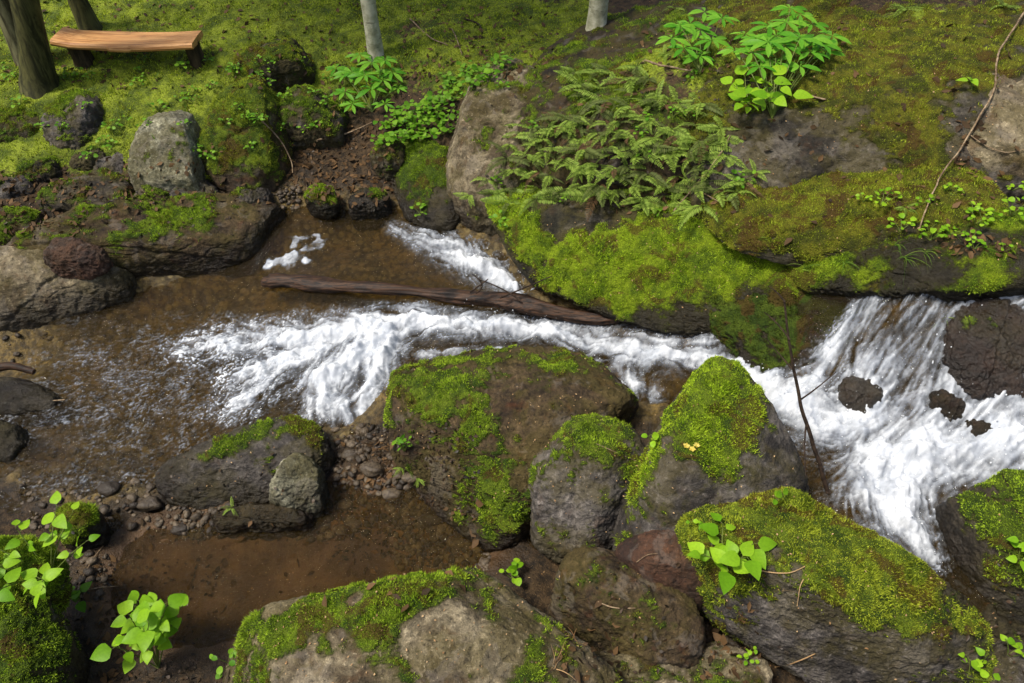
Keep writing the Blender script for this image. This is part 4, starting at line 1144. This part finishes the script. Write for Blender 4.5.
# ---- twigs, vine, dead branch
def stick(name, label, cat, path, r0, r1, mat, lift=.01, branches=(), group=None, seg=6, wob=.006):
    pts = []
    for q in path:
        if len(q) == 2: h, nn = hit(*q); pts.append(h + nn * lift)
        else: pts.append(P(*q))
    pts = np.array(pts)
    t = np.linspace(0, len(pts) - 1, len(pts) * 6)
    i = np.minimum(t.astype(int), len(pts) - 2); f = (t - i)[:, None]
    p0 = pts[np.maximum(i - 1, 0)]; p1 = pts[i]; p2 = pts[i + 1]; p3 = pts[np.minimum(i + 2, len(pts) - 1)]
    c = .5 * ((2 * p1) + (-p0 + p2) * f + (2 * p0 - 5 * p1 + 4 * p2 - p3) * f ** 2 + (-p0 + 3 * p1 - 3 * p2 + p3) * f ** 3)
    c = c + np.c_[perlin(c * 9 + 1), perlin(c * 9 + 5), perlin(c * 9 + 9)] * wob
    mb = MB(); mb.tube(c, np.linspace(r0, r1, len(c)), seg)
    o = tag(link(name, mb.mesh(name, c[0]), M[mat], None, c[0]), label, cat, group)
    for bp in branches:
        bb = np.array([P(*q) for q in bp])
        if len(bb) > 2:
            tt = np.linspace(0, 1, 10)[:, None]; bb = (1 - tt) ** 2 * bb[0] + 2 * tt * (1 - tt) * bb[1] + tt ** 2 * bb[2]
        m2 = MB(); m2.tube(bb, np.linspace(r1 * 1.1, r1 * .5, len(bb)), 5)
        link("branch", m2.mesh("branch", c[0]), M[mat], o)
    return o
stick("vine", "long thin pale vine hanging down the outcrop on the right", "vine", [(1030, 5), (1012, 32), (998, 60), (990, 90), (978, 118), (962, 145), (940, 178), (925, 210), (918, 232)], .006, .0035, "twig", .03,
      [], None)
stick("twig", "pale side twig branching across the bare slab from the vine", "twig", [(968, 136), (985, 146), (1005, 152), (1030, 150)], .003, .002, "twig", .012)
c0 = hit(826, 480)[0]
stick("dead_branch", "dark bare dead branch standing upright in the white water", "branch", [(828, 492, .34), (815, 450, .52), (802, 410, .68), (795, 375, .82), (788, 335, .98), (784, 300, 1.1)], .011, .004, "twig_dark", 0,
      [[(800, 400, .72), (818, 388, .74), (836, 372, .76)], [(795, 372, .83), (782, 358, .86), (766, 338, .9)], [(790, 340, .97), (778, 322, 1.0), (764, 312, 1.02)], [(806, 425, .62), (803, 450, .6), (806, 478, .55)], [(785, 302, 1.1), (776, 290, 1.13), (768, 286, 1.14)]], None, 7, .004)
stick("twig", "thin pale twig leaning on the brown-mossed boulder over the litter", "twig", [(262, 122), (275, 138), (286, 158), (294, 176)], .006, .003, "twig", .03, [[(264, 124, .66), (250, 138, .6), (236, 146, .56)]])
stick("twig", "pale stick lying in the brown pool at the left edge", "twig", [(15, 411, .02), (35, 404, .03), (64, 400, .02)], .006, .003, "twig", 0)
stick("twig", "long bare twig slanting through the lower right of the fern bed", "twig", [(672, 212), (692, 195), (715, 165), (732, 140)], .005, .003, "twig", .03)
stick("twig", "short pale twig fallen on the lower end of the fern bed", "twig", [(690, 188), (705, 194), (722, 204)], .004, .002, "twig", .02)
stick("twig", "stub of dead wood under the broad-leaved plant on the outcrop", "twig", [(645, 62), (670, 68), (700, 72)], .008, .006, "twig", .01)
stick("twig", "short broken twig right of the broad-leaved plant", "twig", [(800, 93), (812, 97), (826, 99)], .006, .005, "twig", .01)
stick("twig", "straw-coloured twig lying across the big moss-topped boulder", "twig", [(742, 562), (765, 570), (790, 572), (806, 566)], .003, .002, "straw", .006)
stick("twig", "forked dry twig on the bare front of the moss-topped boulder", "twig", [(775, 668), (795, 662), (815, 652)], .003, .0025, "straw", .006, [[]] if False else [])
stick("twig", "thin dry stem upright on the moss-topped boulder", "twig", [(816, 562), (802, 585), (797, 605)], .002, .002, "straw", .006)
stick("twig", "thin white stem on the grey boulder", "twig", [(596, 444), (615, 452), (636, 462)], .002, .0015, "twig", .006)
stick("twig", "white twig over the rust stone below the peaked boulder", "twig", [(636, 562), (648, 556), (658, 554)], .002, .0015, "twig", .006)
stick("twig", "long twig on the flat brown slab", "twig", [(598, 600), (615, 606), (634, 608)], .003, .002, "twig", .006)
stick("twig", "brown twig crossing the far moss lawn", "twig", [(410, 20), (430, 38), (448, 46)], .006, .004, "twig", .012)
stick("twig", "bent twig on the far lawn beside the brown one", "twig", [(452, 30), (458, 44), (462, 56)], .005, .003, "twig", .012)
stick("twig", "short dark stick on the far lawn under the palmate sapling's right", "twig", [(464, 20), (478, 26), (482, 34)], .008, .006, "twig_dark", .012)
stick("twig", "thin root-like stick along the far bank right of the twig boulder", "twig", [(318, 140), (345, 132), (372, 124)], .007, .004, "twig", .02)
stick("twig", "pale stick in the rubble beside the left corner leaves", "twig", [(80, 585), (92, 562), (104, 548)], .003, .002, "twig", .012)
stick("twig", "thin pale stick lying beside the left corner boulder", "twig", [(88, 590), (105, 588), (122, 588)], .003, .002, "twig", .012)

# ---- log lying across the stream
lp = np.array([P(262, 284, .10), P(300, 283, .145), P(350, 286, .165), P(410, 290, .18), P(470, 298, .20), P(530, 307, .225), P(590, 315, .25), P(626, 321, .27)])
tt = np.linspace(0, 7, 90); i = np.minimum(tt.astype(int), 6); f = (tt - i)[:, None]
cl = lp[i] * (1 - f) + lp[i + 1] * f
cl = cl + np.c_[0 * tt, .018 * np.sin(tt * 1.9), .012 * np.sin(tt * 2.7 + 1)]
mb = MB()
nseg = 28
V = []; a = np.linspace(0, 2 * math.pi, nseg, endpoint=False)
tg = np.gradient(cl, axis=0); tg /= np.linalg.norm(tg, axis=1)[:, None]
for k in range(len(cl)):
    s = np.cross(tg[k], UP); s /= np.linalg.norm(s); u_ = np.cross(s, tg[k])
    rr = .040 * (1 + .22 * math.sin(k * .13) + .12 * math.sin(k * .41 + 1)) * (0.35 if k in (0, 89) else .7 if k in (1, 2, 87, 88) else 1)
    th = np.c_[np.full(nseg, k * .035), np.cos(a) * 1.6, np.sin(a) * 1.6]
    rr = rr * (1 + .34 * ridged(th * np.array((1.6, 2.2, 2.2)) + 4, 3) - .2)
    V.append(cl[k] + rr[:, None] * (np.cos(a)[:, None] * s + .8 * np.sin(a)[:, None] * u_))
V = np.concatenate(V)
F = np.array([(k * nseg + j, k * nseg + (j + 1) % nseg, (k + 1) * nseg + (j + 1) % nseg, (k + 1) * nseg + j) for k in range(89) for j in range(nseg)])
mb.add(V, F)
logo = tag(link("log", mb.mesh("log", cl[40]), M["log"], None, cl[40]), "wet weathered brown log lying across the stream above the white water", "log")
for q in [[(476, 293, .3), (490, 286, .36), (472, 274, .42)], [(500, 298, .3), (524, 288, .36), (552, 276, .42)], [(470, 292, .3), (485, 282, .38), (488, 279, .4)], [(520, 300, .3), (500, 286, .36), (480, 280, .38)]]:
    bb = np.array([P(*x) for x in q]); t3 = np.linspace(0, 1, 8)[:, None]
    bb = (1 - t3) ** 2 * bb[0] + 2 * t3 * (1 - t3) * bb[1] + t3 ** 2 * bb[2]
    m2 = MB(); m2.tube(bb, np.linspace(.006, .003, 8), 5)
    link("branch_stub", m2.mesh("branch_stub", cl[40]), M["twig_dark"], logo)
if True:
    c0 = [hit(40, 375)[0] + UP * .02]
stick("driftwood", "dark weathered driftwood slab at the left edge by the pool", "driftwood", [(-20, 372, .06), (10, 366, .07), (34, 372, .04)], .03, .018, "log", 0)

# ---- bench
bz = .86
bl, br = P(50, 44, .905), P(192, 44, .905)
ax = (br - bl); BL = np.linalg.norm(ax); ax /= BL
dp = np.cross(UP, ax); dp /= np.linalg.norm(dp)
bench = empty("bench", (bl + br) / 2 * np.array((1, 1, 0)) + np.array((0, 0, drop(*((bl + br) / 2)[:2])[0][2])), "rustic orange-brown wooden plank bench on log legs on the mossy bank", "bench")
bloc = np.array(bench.location)
n = 40; V = []
sec = 12
for k in range(n):
    t = k / (n - 1.0)
    x = bl + ax * BL * t
    fr_ = .004 * math.sin(t * 9) + .010 * math.sin(t * 4 + 1) - (.012 if .4 < t < .55 else 0)
    dk = .26 + .015 * math.sin(t * 5)
    sag = -.02 * math.sin(math.pi * t)
    prof = [(fr_, -.036), (fr_ - .006, -.02), (fr_, -.004), (fr_ + .012, 0.004), (dk * .35, .006), (dk * .65, .006), (dk - .012, .004), (dk, -.006), (dk + .004, -.02), (dk, -.036), (dk * .66, -.042), (dk * .33, -.042)]
    V += [x + dp * p_ + UP * (q_ + sag + (.02 * max(0, .12 - t) / .12 if t < .12 else 0)) for p_, q_ in prof]
F4 = np.array([(k * sec + j, (k + 1) * sec + j, (k + 1) * sec + (j + 1) % sec, k * sec + (j + 1) % sec) for k in range(n - 1) for j in range(sec)])
cap = [(0, j + 1, j) for j in range(1, sec - 1)] + [((n - 1) * sec, (n - 1) * sec + j, (n - 1) * sec + j + 1) for j in range(1, sec - 1)]
mb = MB(); mb.add(np.array(V), F4); mb.F3.append(np.array(cap))
seat = link("seat", mb.mesh("seat", bloc, smooth=False), M["bench_wood"], bench)
for t, r in ((.12, .075), (.95, .06)):
    x = bl + ax * BL * t + dp * .12
    g = drop(x[0], x[1])[0]
    mb = MB()
    hs = np.linspace(g[2] - .05, bl[2] - .035, 6)
    mb.tube(np.array([(x[0] + .004 * math.sin(h * 20), x[1], h) for h in hs]), [r * 1.15, r * 1.08, r, r * .98, r, r * 1.02], 14)
    link("leg", mb.mesh("leg", bloc), M["post_wood"], bench)

# ---- trees
def crown(c, rad, n, seed):
    r = np.random.default_rng(seed)
    cl = r.normal(size=(26, 3)); cl /= np.linalg.norm(cl, axis=1)[:, None]
    cl = c + cl * np.array((rad, rad, rad * .7)) * r.uniform(.3, 1, (26, 1))
    p = cl[r.integers(0, 26, n)] + r.normal(size=(n, 3)) * rad * .2
    d = r.normal(size=(n, 3)); d /= np.linalg.norm(d, axis=1)[:, None]
    s = np.cross(d, r.normal(size=(n, 3))); s /= np.linalg.norm(s, axis=1)[:, None]
    L, W = .14 * r.uniform(.7, 1.3, (n, 1)), .045 * r.uniform(.8, 1.2, (n, 1))
    V = np.stack([p - d * L / 2, p - s * W, p + d * L / 2, p + s * W], 1).reshape(-1, 3)
    return V, np.arange(4 * n).reshape(-1, 4), cl
def tree(u, v, label, r0, lean, H, mat, name="tree", zg=None, rad=1.6, flare=1.5, seed=1):
    b, nn = hit(u, v)
    root = empty(name, b, label, "tree")
    t = np.linspace(0, 1, 30)
    pts = np.array([b + np.array((lean[0] * q * H + .03 * math.sin(q * 7 + seed), lean[1] * q * H, q * H - .1)) for q in t])
    rr = r0 * (1 - .65 * t) * (1 + (flare - 1) * np.exp(-t * H / .18))
    mb = MB(); mb.tube(pts, rr, 14)
    Vt = mb.V[0]; Vt += (perlin(Vt * 12 + seed)[:, None] * r0 * .12) * np.array((1, 1, 0))
    tr = link("trunk", mb.mesh("trunk", b), M[mat], root)
    top = pts[-1]
    V, F, cl = crown(top + UP * .3, rad * .8, 1900, seed)
    for k in range(6):
        m2 = MB(); s = pts[20 + k]; e = cl[k * 3]
        m2.tube(np.array([s, (s + e) / 2 + UP * .15, e]), [r0 * .3, r0 * .2, r0 * .08], 6)
        link("limb", m2.mesh("limb", b), M[mat], root)
    cr = MB(); cr.add(V, F)
    cr.r = [np.repeat(RNG.random(len(F)), 4)]
    link("crown", cr.mesh("crown", b), M["leaf_deep"], root)
    return root
tree(34, 84, "thick dark mossy tree trunk at the top left beside the bench", .095, (.26, .05), 5.4, "bark_dark", seed=2, rad=1.9, flare=1.7)
tree(24, 60, "pale leaning tree trunk in the top left corner behind the dark mossy trunk", .085, (.02, .04), 5.4, "bark", seed=7, rad=1.5, flare=1.2)
tree(91, 30, "dark slender trunk behind the bench", .07, (-.03, .05), 4.8, "bark_dark", seed=3, rad=1.4)
tree(379, 56, "pale slender trunk behind the bright palmate sapling", .058, (.0, .02), 5.6, "birch", seed=4, rad=1.8, flare=1.15)
tree(600, 24, "pale trunk at the top edge behind the outcrop", .066, (.02, .03), 5.6, "birch", seed=5, rad=1.9, flare=1.2)

# ------------------------------------------------------------------ loose matter
def surf_samples(n, region, only=None):
    out = []
    while len(out) < n:
        u, v = RNG.uniform(region[0], region[2]), RNG.uniform(region[1], region[3])
        o_, d_ = Vector((0, 0, CAM_H)), ray(u, v)
        ok, loc, nrm, fi, ob, mt = SC.ray_cast(DG, o_, d_)
        tries = len(out)
        if only is None or ob.name.startswith(only): out.append((np.array(loc), np.array(nrm)))
        elif RNG.random() < .02: out.append((np.array((0, 0, -5.0)), UP))
    return out

def litter(name, label, cat, regions, size, mat, curl=.35, cap_=None, tilt=.5):
    mb = MB()
    for (n, reg) in regions:
        for p, nn in surf_samples(n, reg):
            if nn[2] < .72 and random.random() < .85: continue
            L = size * random.uniform(.5, 1.3)
            V, F = leaf_shape(L, L * random.uniform(.4, .75), "ovate", random.uniform(-curl, curl), random.uniform(-.3, .5), 4)
            fwd = np.cross(nn, rv()); up = nn + rv(tilt)
            mb.add(V @ frame(fwd, up).T + p + nn * .006, F)
    return tag(link(name, mb.mesh(name), M[mat]), label, cat, None, "stuff")
litter("leaf_litter", "brown fallen leaves scattered over the soil of the far bank and gaps between rocks", "leaf litter",
       [(520, (275, 125, 400, 205)), (260, (0, 170, 90, 235)), (120, (90, 160, 200, 210)), (260, (400, 5, 560, 80)), (60, (200, 140, 300, 205)), (150, (560, 100, 740, 215)), (60, (955, 120, 985, 170)), (90, (640, 20, 740, 75)), (60, (940, 235, 1024, 255)),
        (45, (120, 520, 440, 610)), (60, (130, 520, 460, 600)), (220, (335, 440, 420, 540)), (120, (415, 500, 480, 560)), (70, (80, 560, 130, 683)), (70, (700, 600, 760, 683)), (60, (560, 590, 620, 683)), (120, (0, 0, 380, 90)), (260, (0, 0, 380, 90)), (120, (300, 60, 450, 130)), (150, (740, 20, 1020, 240))], .045, "litter")
litter("fallen_specks", "pale specks of fallen petals and bark scattered over moss and rock", "debris",
       [(220, (380, 350, 650, 540)), (260, (690, 490, 1010, 680)), (200, (220, 570, 640, 683)), (140, (540, 220, 760, 320)), (220, (740, 60, 1020, 260)), (90, (560, 400, 800, 560)), (130, (0, 90, 300, 230)), (80, (140, 420, 330, 510)), (120, (400, 0, 700, 100))], .009, "straw", tilt=.3)
litter("bark_debris", "dark bits of bark, twigs and rotten leaves in the gaps between the rocks", "bark debris",
       [(1300, (335, 425, 480, 560)), (300, (70, 560, 220, 683)), (260, (0, 165, 280, 240)), (220, (280, 130, 400, 205)), (200, (560, 560, 760, 683)), (150, (930, 560, 1024, 683)), (200, (20, 455, 330, 545)), (300, (480, 80, 750, 215))], .022, "dark_litter")
def gravel(name, label, regions, smin, smax, mat):
    tv, tf = ico(2)
    mb = MB()
    for (n, reg) in regions:
        for p, nn in surf_samples(n, reg, 'ground'):
            if p[2] < -2: continue
            s = smin * (smax / smin) ** (random.random() ** 1.7)
            V = tv * (1 + .28 * perlin(tv * 1.3 + random.random() * 90)[:, None]) * np.array((1, random.uniform(.6, .95), random.uniform(.4, .75))) * s
            a = random.random() * 6.3; ca, sa = math.cos(a), math.sin(a)
            V = V @ np.array(((ca, -sa, 0), (sa, ca, 0), (0, 0, 1))) + p + nn * s * .15
            mb.add(V, tf)
    return mb.mesh(name)
def pebble_mat():
    t = NT("wet_pebbles")
    p = t.pos(); r = t.attr("rnd")
    col = t.mix(r, S(34, 28, 20), S(108, 94, 74))
    n = t.noise(p, 70, 4, 0.65)
    col = t.mix(t.rng(n, .4, .65, 0, .6), col, S(40, 30, 24))
    return t.done(t.bsdf(col, .5, .4, t.bump(n, .7, .01)))
M["pebble"] = pebble_mat()
tag(link("gravel", gravel("gravel", "", [(300, (335, 425, 430, 535)), (520, (395, 470, 490, 570)), (200, (20, 455, 200, 530)), (130, (180, 490, 330, 540)), (50, (60, 540, 110, 600)), (120, (0, 330, 330, 470)), (90, (90, 185, 300, 215)), (60, (690, 580, 740, 680))], .008, .03, "pebble"), M["pebble"]),
    "wet brown gravel heaped between the wedge rock and the broad boulder", "gravel", None, "stuff")
k = 0
for (u, v, s, lb) in [(372, 470, .05, "largest grey stone in the gravel heap"), (350, 455, .04, "flat stone at the upper left of the gravel heap"), (392, 495, .045, "angular stone at the lower middle of the gravel heap"), (432, 520, .05, "stone at the right end of the gravel near the broad boulder"), (412, 478, .04, "dark stone beside the lower flank of the broad boulder"), (345, 505, .035, "brown stone at the muddy pool's gravel shore"), (330, 535, .022, "single small pebble in the muddy pool"), (150, 505, .05, "wet stone in the rubble left of the low dark stone"), (110, 490, .05, "wet stone at the spill from brown pool to muddy pool"), (60, 470, .06, "brown stone at the lower edge of the brown pool"), (180, 530, .035, "stone at the upper muddy pool shore"), (355, 525, .03, "small stone in the muddy pool under the gravel heap"), (460, 545, .04, "dark stone in front of the broad boulder's foot")]:
    p, nn = hit(u, v)
    tv, tf = ico(3)
    off = random.random() * 50
    V = tv * (1 + .3 * perlin(tv * 1.2 + off)[:, None] + .1 * perlin(tv * 4 + off)[:, None]) * np.array((1.2, .85, .6)) * s
    mb = MB(); mb.add(V, tf)
    tag(link("stone", mb.mesh("stone"), M["pebble"], None, p + UP * s * .2), lb, "stone", "loose stones by the pools")
# yellow fallen flowers on the peaked boulder
for k, (u, v) in enumerate([(686, 446), (692, 450), (696, 445)]):
    p, nn = hit(u, v); mb = MB()
    for j in range(5):
        a = j * 1.256 + k
        V, F = leaf_shape(.016, .012, "round", .1, .2, 4)
        mb.add(V @ frame(np.array((math.cos(a), math.sin(a), .3)), nn).T + nn * .006, F)
    tag(link("flower", mb.mesh("flower"), M["flower"], None, p), "small yellow blossom fallen on the moss of the peaked boulder", "flower", "fallen yellow blossoms")

for o in PROBE_SKIP: o.hide_viewport = False

# ------------------------------------------------------------------ the water
def water():
    st = 0.0075
    x0, x1 = WPOLY[:, 0].min() - .1, WPOLY[:, 0].max() + .1
    y0, y1 = PPOLY[:, 1].min() - .1, WPOLY[:, 1].max() + .1
    x0, x1 = max(x0, -2.9), min(x1, 3.0)
    xs, ys = np.arange(x0, x1, st), np.arange(y0, y1, st)
    X, Y = np.meshgrid(xs, ys)
    nxw, nyw = len(xs), len(ys)
    xy = np.c_[X.ravel(), Y.ravel()]
    sd = water_sd(xy)
    keepv = sd < 0.2
    z = np.zeros(len(xy))
    z[keepv] = W_TPS(xy[keepv])
    # flow strokes: (u, v, width m, strength)
    strokes = [
        [(1030, 296, .10, .45), (960, 305, .10, .42), (915, 330, .14, .5), (890, 370, .2, .68), (860, 415, .2, .95), (820, 425, .14, 1.0), (785, 405, .10, 1.0), (745, 372, .08, .9), (700, 352, .10, .9),
         (650, 352, .11, 1.0), (600, 345, .11, .85), (560, 330, .08, .95), (520, 328, .085, 1.0), (470, 325, .095, 1.0), (420, 320, .115, 1.0), (370, 325, .12, 1.05), (330, 335, .13, 1.05), (290, 340, .14, .95), (240, 340, .13, .75), (190, 345, .10, .5)],
        [(870, 305, .05, .8), (845, 335, .06, .85), (825, 360, .07, .9), (810, 385, .08, 1.0), (780, 395, .08, 1.0)],
        [(1130, 420, .2, .75), (1040, 435, .2, .9), (980, 445, .22, .95), (930, 450, .22, 1.0), (890, 460, .22, 1.1), (890, 490, .2, 1.1), (905, 525, .11, 1.1), (925, 555, .07, .8)],
        [(940, 300, .09, .45), (945, 345, .12, .5), (945, 395, .14, .68), (925, 450, .15, .95)],
        [(1060, 395, .1, .8), (1000, 402, .1, .8), (950, 420, .1, .85), (910, 440, .1, .9)],
        [(960, 385, .08, .7), (990, 420, .1, .8), (1000, 450, .12, .9)],
        [(395, 228, .07, .4), (425, 240, .10, .7), (460, 255, .13, .95), (490, 272, .11, 1.05), (520, 290, .07, 1.0)],
        [(390, 330, .12, 1.0), (350, 360, .15, 1.05), (325, 380, .15, 1.0), (325, 400, .13, .95), (345, 412, .08, .75)],
        [(395, 335, .1, 1.0), (385, 360, .09, 1.0), (372, 385, .08, .95), (358, 412, .07, .8)],
        [(320, 345, .14, .95), (265, 370, .15, .85), (240, 400, .12, .65)],
        [(590, 360, .05, .6), (630, 380, .06, .8), (655, 395, .05, .8)],
        [(420, 355, .03, .6), (480, 350, .03, .5), (560, 352, .03, .5)],
    ]
    foam = np.zeros(len(xy)); fx = np.zeros(len(xy)); fy = np.zeros(len(xy)); wt = np.full(len(xy), 1e-4)
    def on_water(u, v):
        zs = np.linspace(1.3, -.3, 500)
        q = np.array([P(u, v, h) for h in zs]); k = np.argmax(W_TPS(q[:, :2]) >= zs)
        return q[k, :2]
    for s in strokes:
        p = np.array([on_water(u, v) for u, v, *_ in s])
        for i in range(len(s) - 1):
            a, b = p[i], p[i + 1]
            e = b - a; L = np.linalg.norm(e) + 1e-9
            w_ = xy - a
            t = np.clip((w_ @ e) / (L * L), 0, 1)
            dd = np.linalg.norm(w_ - t[:, None] * e, axis=1)
            wd = s[i][2] * (1 - t) + s[i + 1][2] * t
            it = s[i][3] * (1 - t) + s[i + 1][3] * t
            g = it * np.exp(-(dd / wd) ** 2 * 0.9)
            foam = np.maximum(foam, g)
            k = np.exp(-(dd / .16) ** 2)
            fx += k * e[0] / L; fy += k * e[1] / L; wt += k
    # default flow to the left and toward the pool outlet
    fx = (fx - 0.02) / (wt + .02); fy = (fy - 0.006) / (wt + .02)
    m = np.hypot(fx, fy) + 1e-6
    fx, fy = fx / m, fy / m
    p3 = np.c_[xy, z * 0]
    swirl = (perlin(p3 * 5 + 3) * 1.2 + perlin(p3 * 12 + 8) * 1.0) * sstep(2.2, 1.2, xy[:, 0])
    ca, sa = np.cos(swirl), np.sin(swirl)
    fx, fy = fx * ca - fy * sa, fx * sa + fy * ca
    # line integral convolution: noise smeared along the flow
    def lic(img, steps, st_):
        img = img.reshape(nyw, nxw)
        acc = np.zeros(len(xy)); n = 0
        for sg in (1, -1):
            px = (xy[:, 0] - x0) / st; py = (xy[:, 1] - y0) / st
            for k in range(steps):
                ix = np.clip(np.round(px).astype(int), 0, nxw - 1); iy = np.clip(np.round(py).astype(int), 0, nyw - 1)
                j = iy * nxw + ix
                acc += img[iy, ix] * (1 - k / steps); n += 1 - k / steps
                px += sg * fx[j] * st_; py += sg * fy[j] * st_
        a = acc / n
        return (a - a.mean()) / (a.std() + 1e-9)
    white = RNG.normal(size=len(xy))
    l1 = lic(white, 20, 1.0)
    l2 = lic(perlin(p3 * 45 + 5), 24, 1.5)
    l3 = lic(perlin(p3 * 22 + 2), 24, 2.0)
    l1s, l2s = lic(white, 7, 1.0), lic(perlin(p3 * np.array((60, 60, 1)) + 15), 9, 1.2)
    big = fbm(p3 * 6 + 30, 4)
    shp = sstep(-.3, .3, big)
    wp = p3 + .02 * np.c_[perlin(p3 * 14 + 1), perlin(p3 * 14 + 9), l1 * 0] + .012 * np.c_[perlin(p3 * 40 + 1), perlin(p3 * 40 + 9), l1 * 0]
    bil = fbm(wp * 11 + 3, 5, .62)
    tex = 0.015 * l1 + 0.075 * l2 + 0.085 * l3 + .15 * bil
    cas = sstep(1.2, 1.5, xy[:, 0])
    tex = tex * (1 - cas) + cas * (.012 * l1s + .07 * l2s + .05 * l2 + .03 * l3 + .22 * bil)
    lace = np.exp(-(np.abs(fbm(p3 * np.array((9, 13, 1)) + 0.35 * np.c_[l3, l2, l3], 3)) / 0.07) ** 2)
    lace2 = np.exp(-(np.abs(fbm(p3 * 22 + 0.3 * np.c_[l2, l3, l3] + 50, 2)) / 0.09) ** 2)
    c = P(150, 380, 0)[:2]
    lz = np.exp(-(((xy - c) / np.array((.95, .55))) ** 2).sum(1)) * (0.5 + .9 * np.clip(big + .35, 0, 1))  # foam lace that also paints sky ripples and caustic lines on the pool
    c2 = P(110, 480, -.01)[:2]
    lz = np.maximum(lz, .6 * np.exp(-(((xy - c2) / np.array((.5, .16))) ** 2).sum(1)))
    shore = sstep(-.10, -.02, sd) * .14
    calm = sstep(.75, 1.05, foam)
    f = foam * (0.84 + 0.22 * big) + .08 * calm + tex * (0.10 + 1.0 * sstep(.05, .4, foam)) * (1 - .55 * calm) + lz * (.80 * lace + .34 * lace2 + .10) + shore * lace2
    f = f + np.where(foam > .06, (.16 * lace2 + .24 * lace) * np.exp(-((foam - .25) / .22) ** 2), 0)
    churn = sstep(.85, 1.1, foam)
    f = f * (1 - churn) + churn * (.92 + .30 * bil + .03 * l1s)
    f = np.where(foam < .03, np.minimum(f, .5), f)
    # floating foam blob behind the log
    c = P(288, 262, .12)[:2]
    q = (xy - c) / np.array((.15, .07))
    rr = np.sqrt((q ** 2).sum(1)) + .8 * fbm(p3 * 12 + 1, 3)
    f = np.maximum(f, (.72 + .35 * bil) * sstep(1.2, .5, rr))
    q = (xy - P(308, 247, .14)[:2]) / np.array((.11, .075))
    rr = np.abs(np.sqrt((q ** 2).sum(1)) - .8 + .4 * perlin(p3 * 12 + 9))
    f = np.maximum(f, (.5 + .3 * bil) * sstep(.4, .05, rr + .5 * fbm(p3 * 16 + 4, 3)))
    zz = z + foam * (0.055 * big + 0.034 * ridged(wp * 7, 2) * churn + 0.016 * perlin(wp * 12) + .010 * bil + 0.003 * l3 + .002 * l2s) + .006 * perlin(p3 * 9) + .0035 * perlin(wp * np.array((20, 34, 1))) + .0016 * perlin(wp * 55)
    zz += .012 * np.clip(f, 0, 1)
    ii = np.arange(nxw * nyw).reshape(nyw, nxw)
    F = np.stack([ii[:-1, :-1], ii[:-1, 1:], ii[1:, 1:], ii[1:, :-1]], -1).reshape(-1, 4)
    gzl = ground_shape(xy[keepv])[0]
    vis = np.zeros(len(xy), bool); vis[keepv] = zz[keepv] > gzl - .03
    F = F[vis[F].any(1) & keepv[F].all(1)]
    used = np.zeros(len(xy), bool); used[F.ravel()] = True
    idx = np.cumsum(used) - 1
    V = np.c_[xy, zz][used]
    me = mesh_from("stream_water", V, idx[F], {"foam": np.clip(f, 0, 1.3)[used]})
    o = link("stream_water", me, M["water"]); o["kind"] = "structure"
    # droplets thrown up along the rapids
    ff = np.clip(f, 0, 1.2) * (foam > .35)
    n = 1500
    j = RNG.choice(len(xy), n, p=ff / ff.sum())
    tv, tf = ico(1)
    mb = MB()
    for q in j:
        sz = .0012 + .0028 * random.random() ** 3
        pp = np.array((xy[q, 0], xy[q, 1], zz[q])) + np.array((random.gauss(0, .03), random.gauss(0, .03), abs(random.gauss(0, .03)) + .004))
        mb.add(tv * sz * np.array((1, 1, 1.5)) + pp, tf)
    t = NT("spray_white"); ms = t.done(t.bsdf(S(225, 228, 230), .3, .4))
    tag(link("spray", mb.mesh("spray"), ms), "white droplets thrown up along the rapids", "spray", None, "stuff")
water()
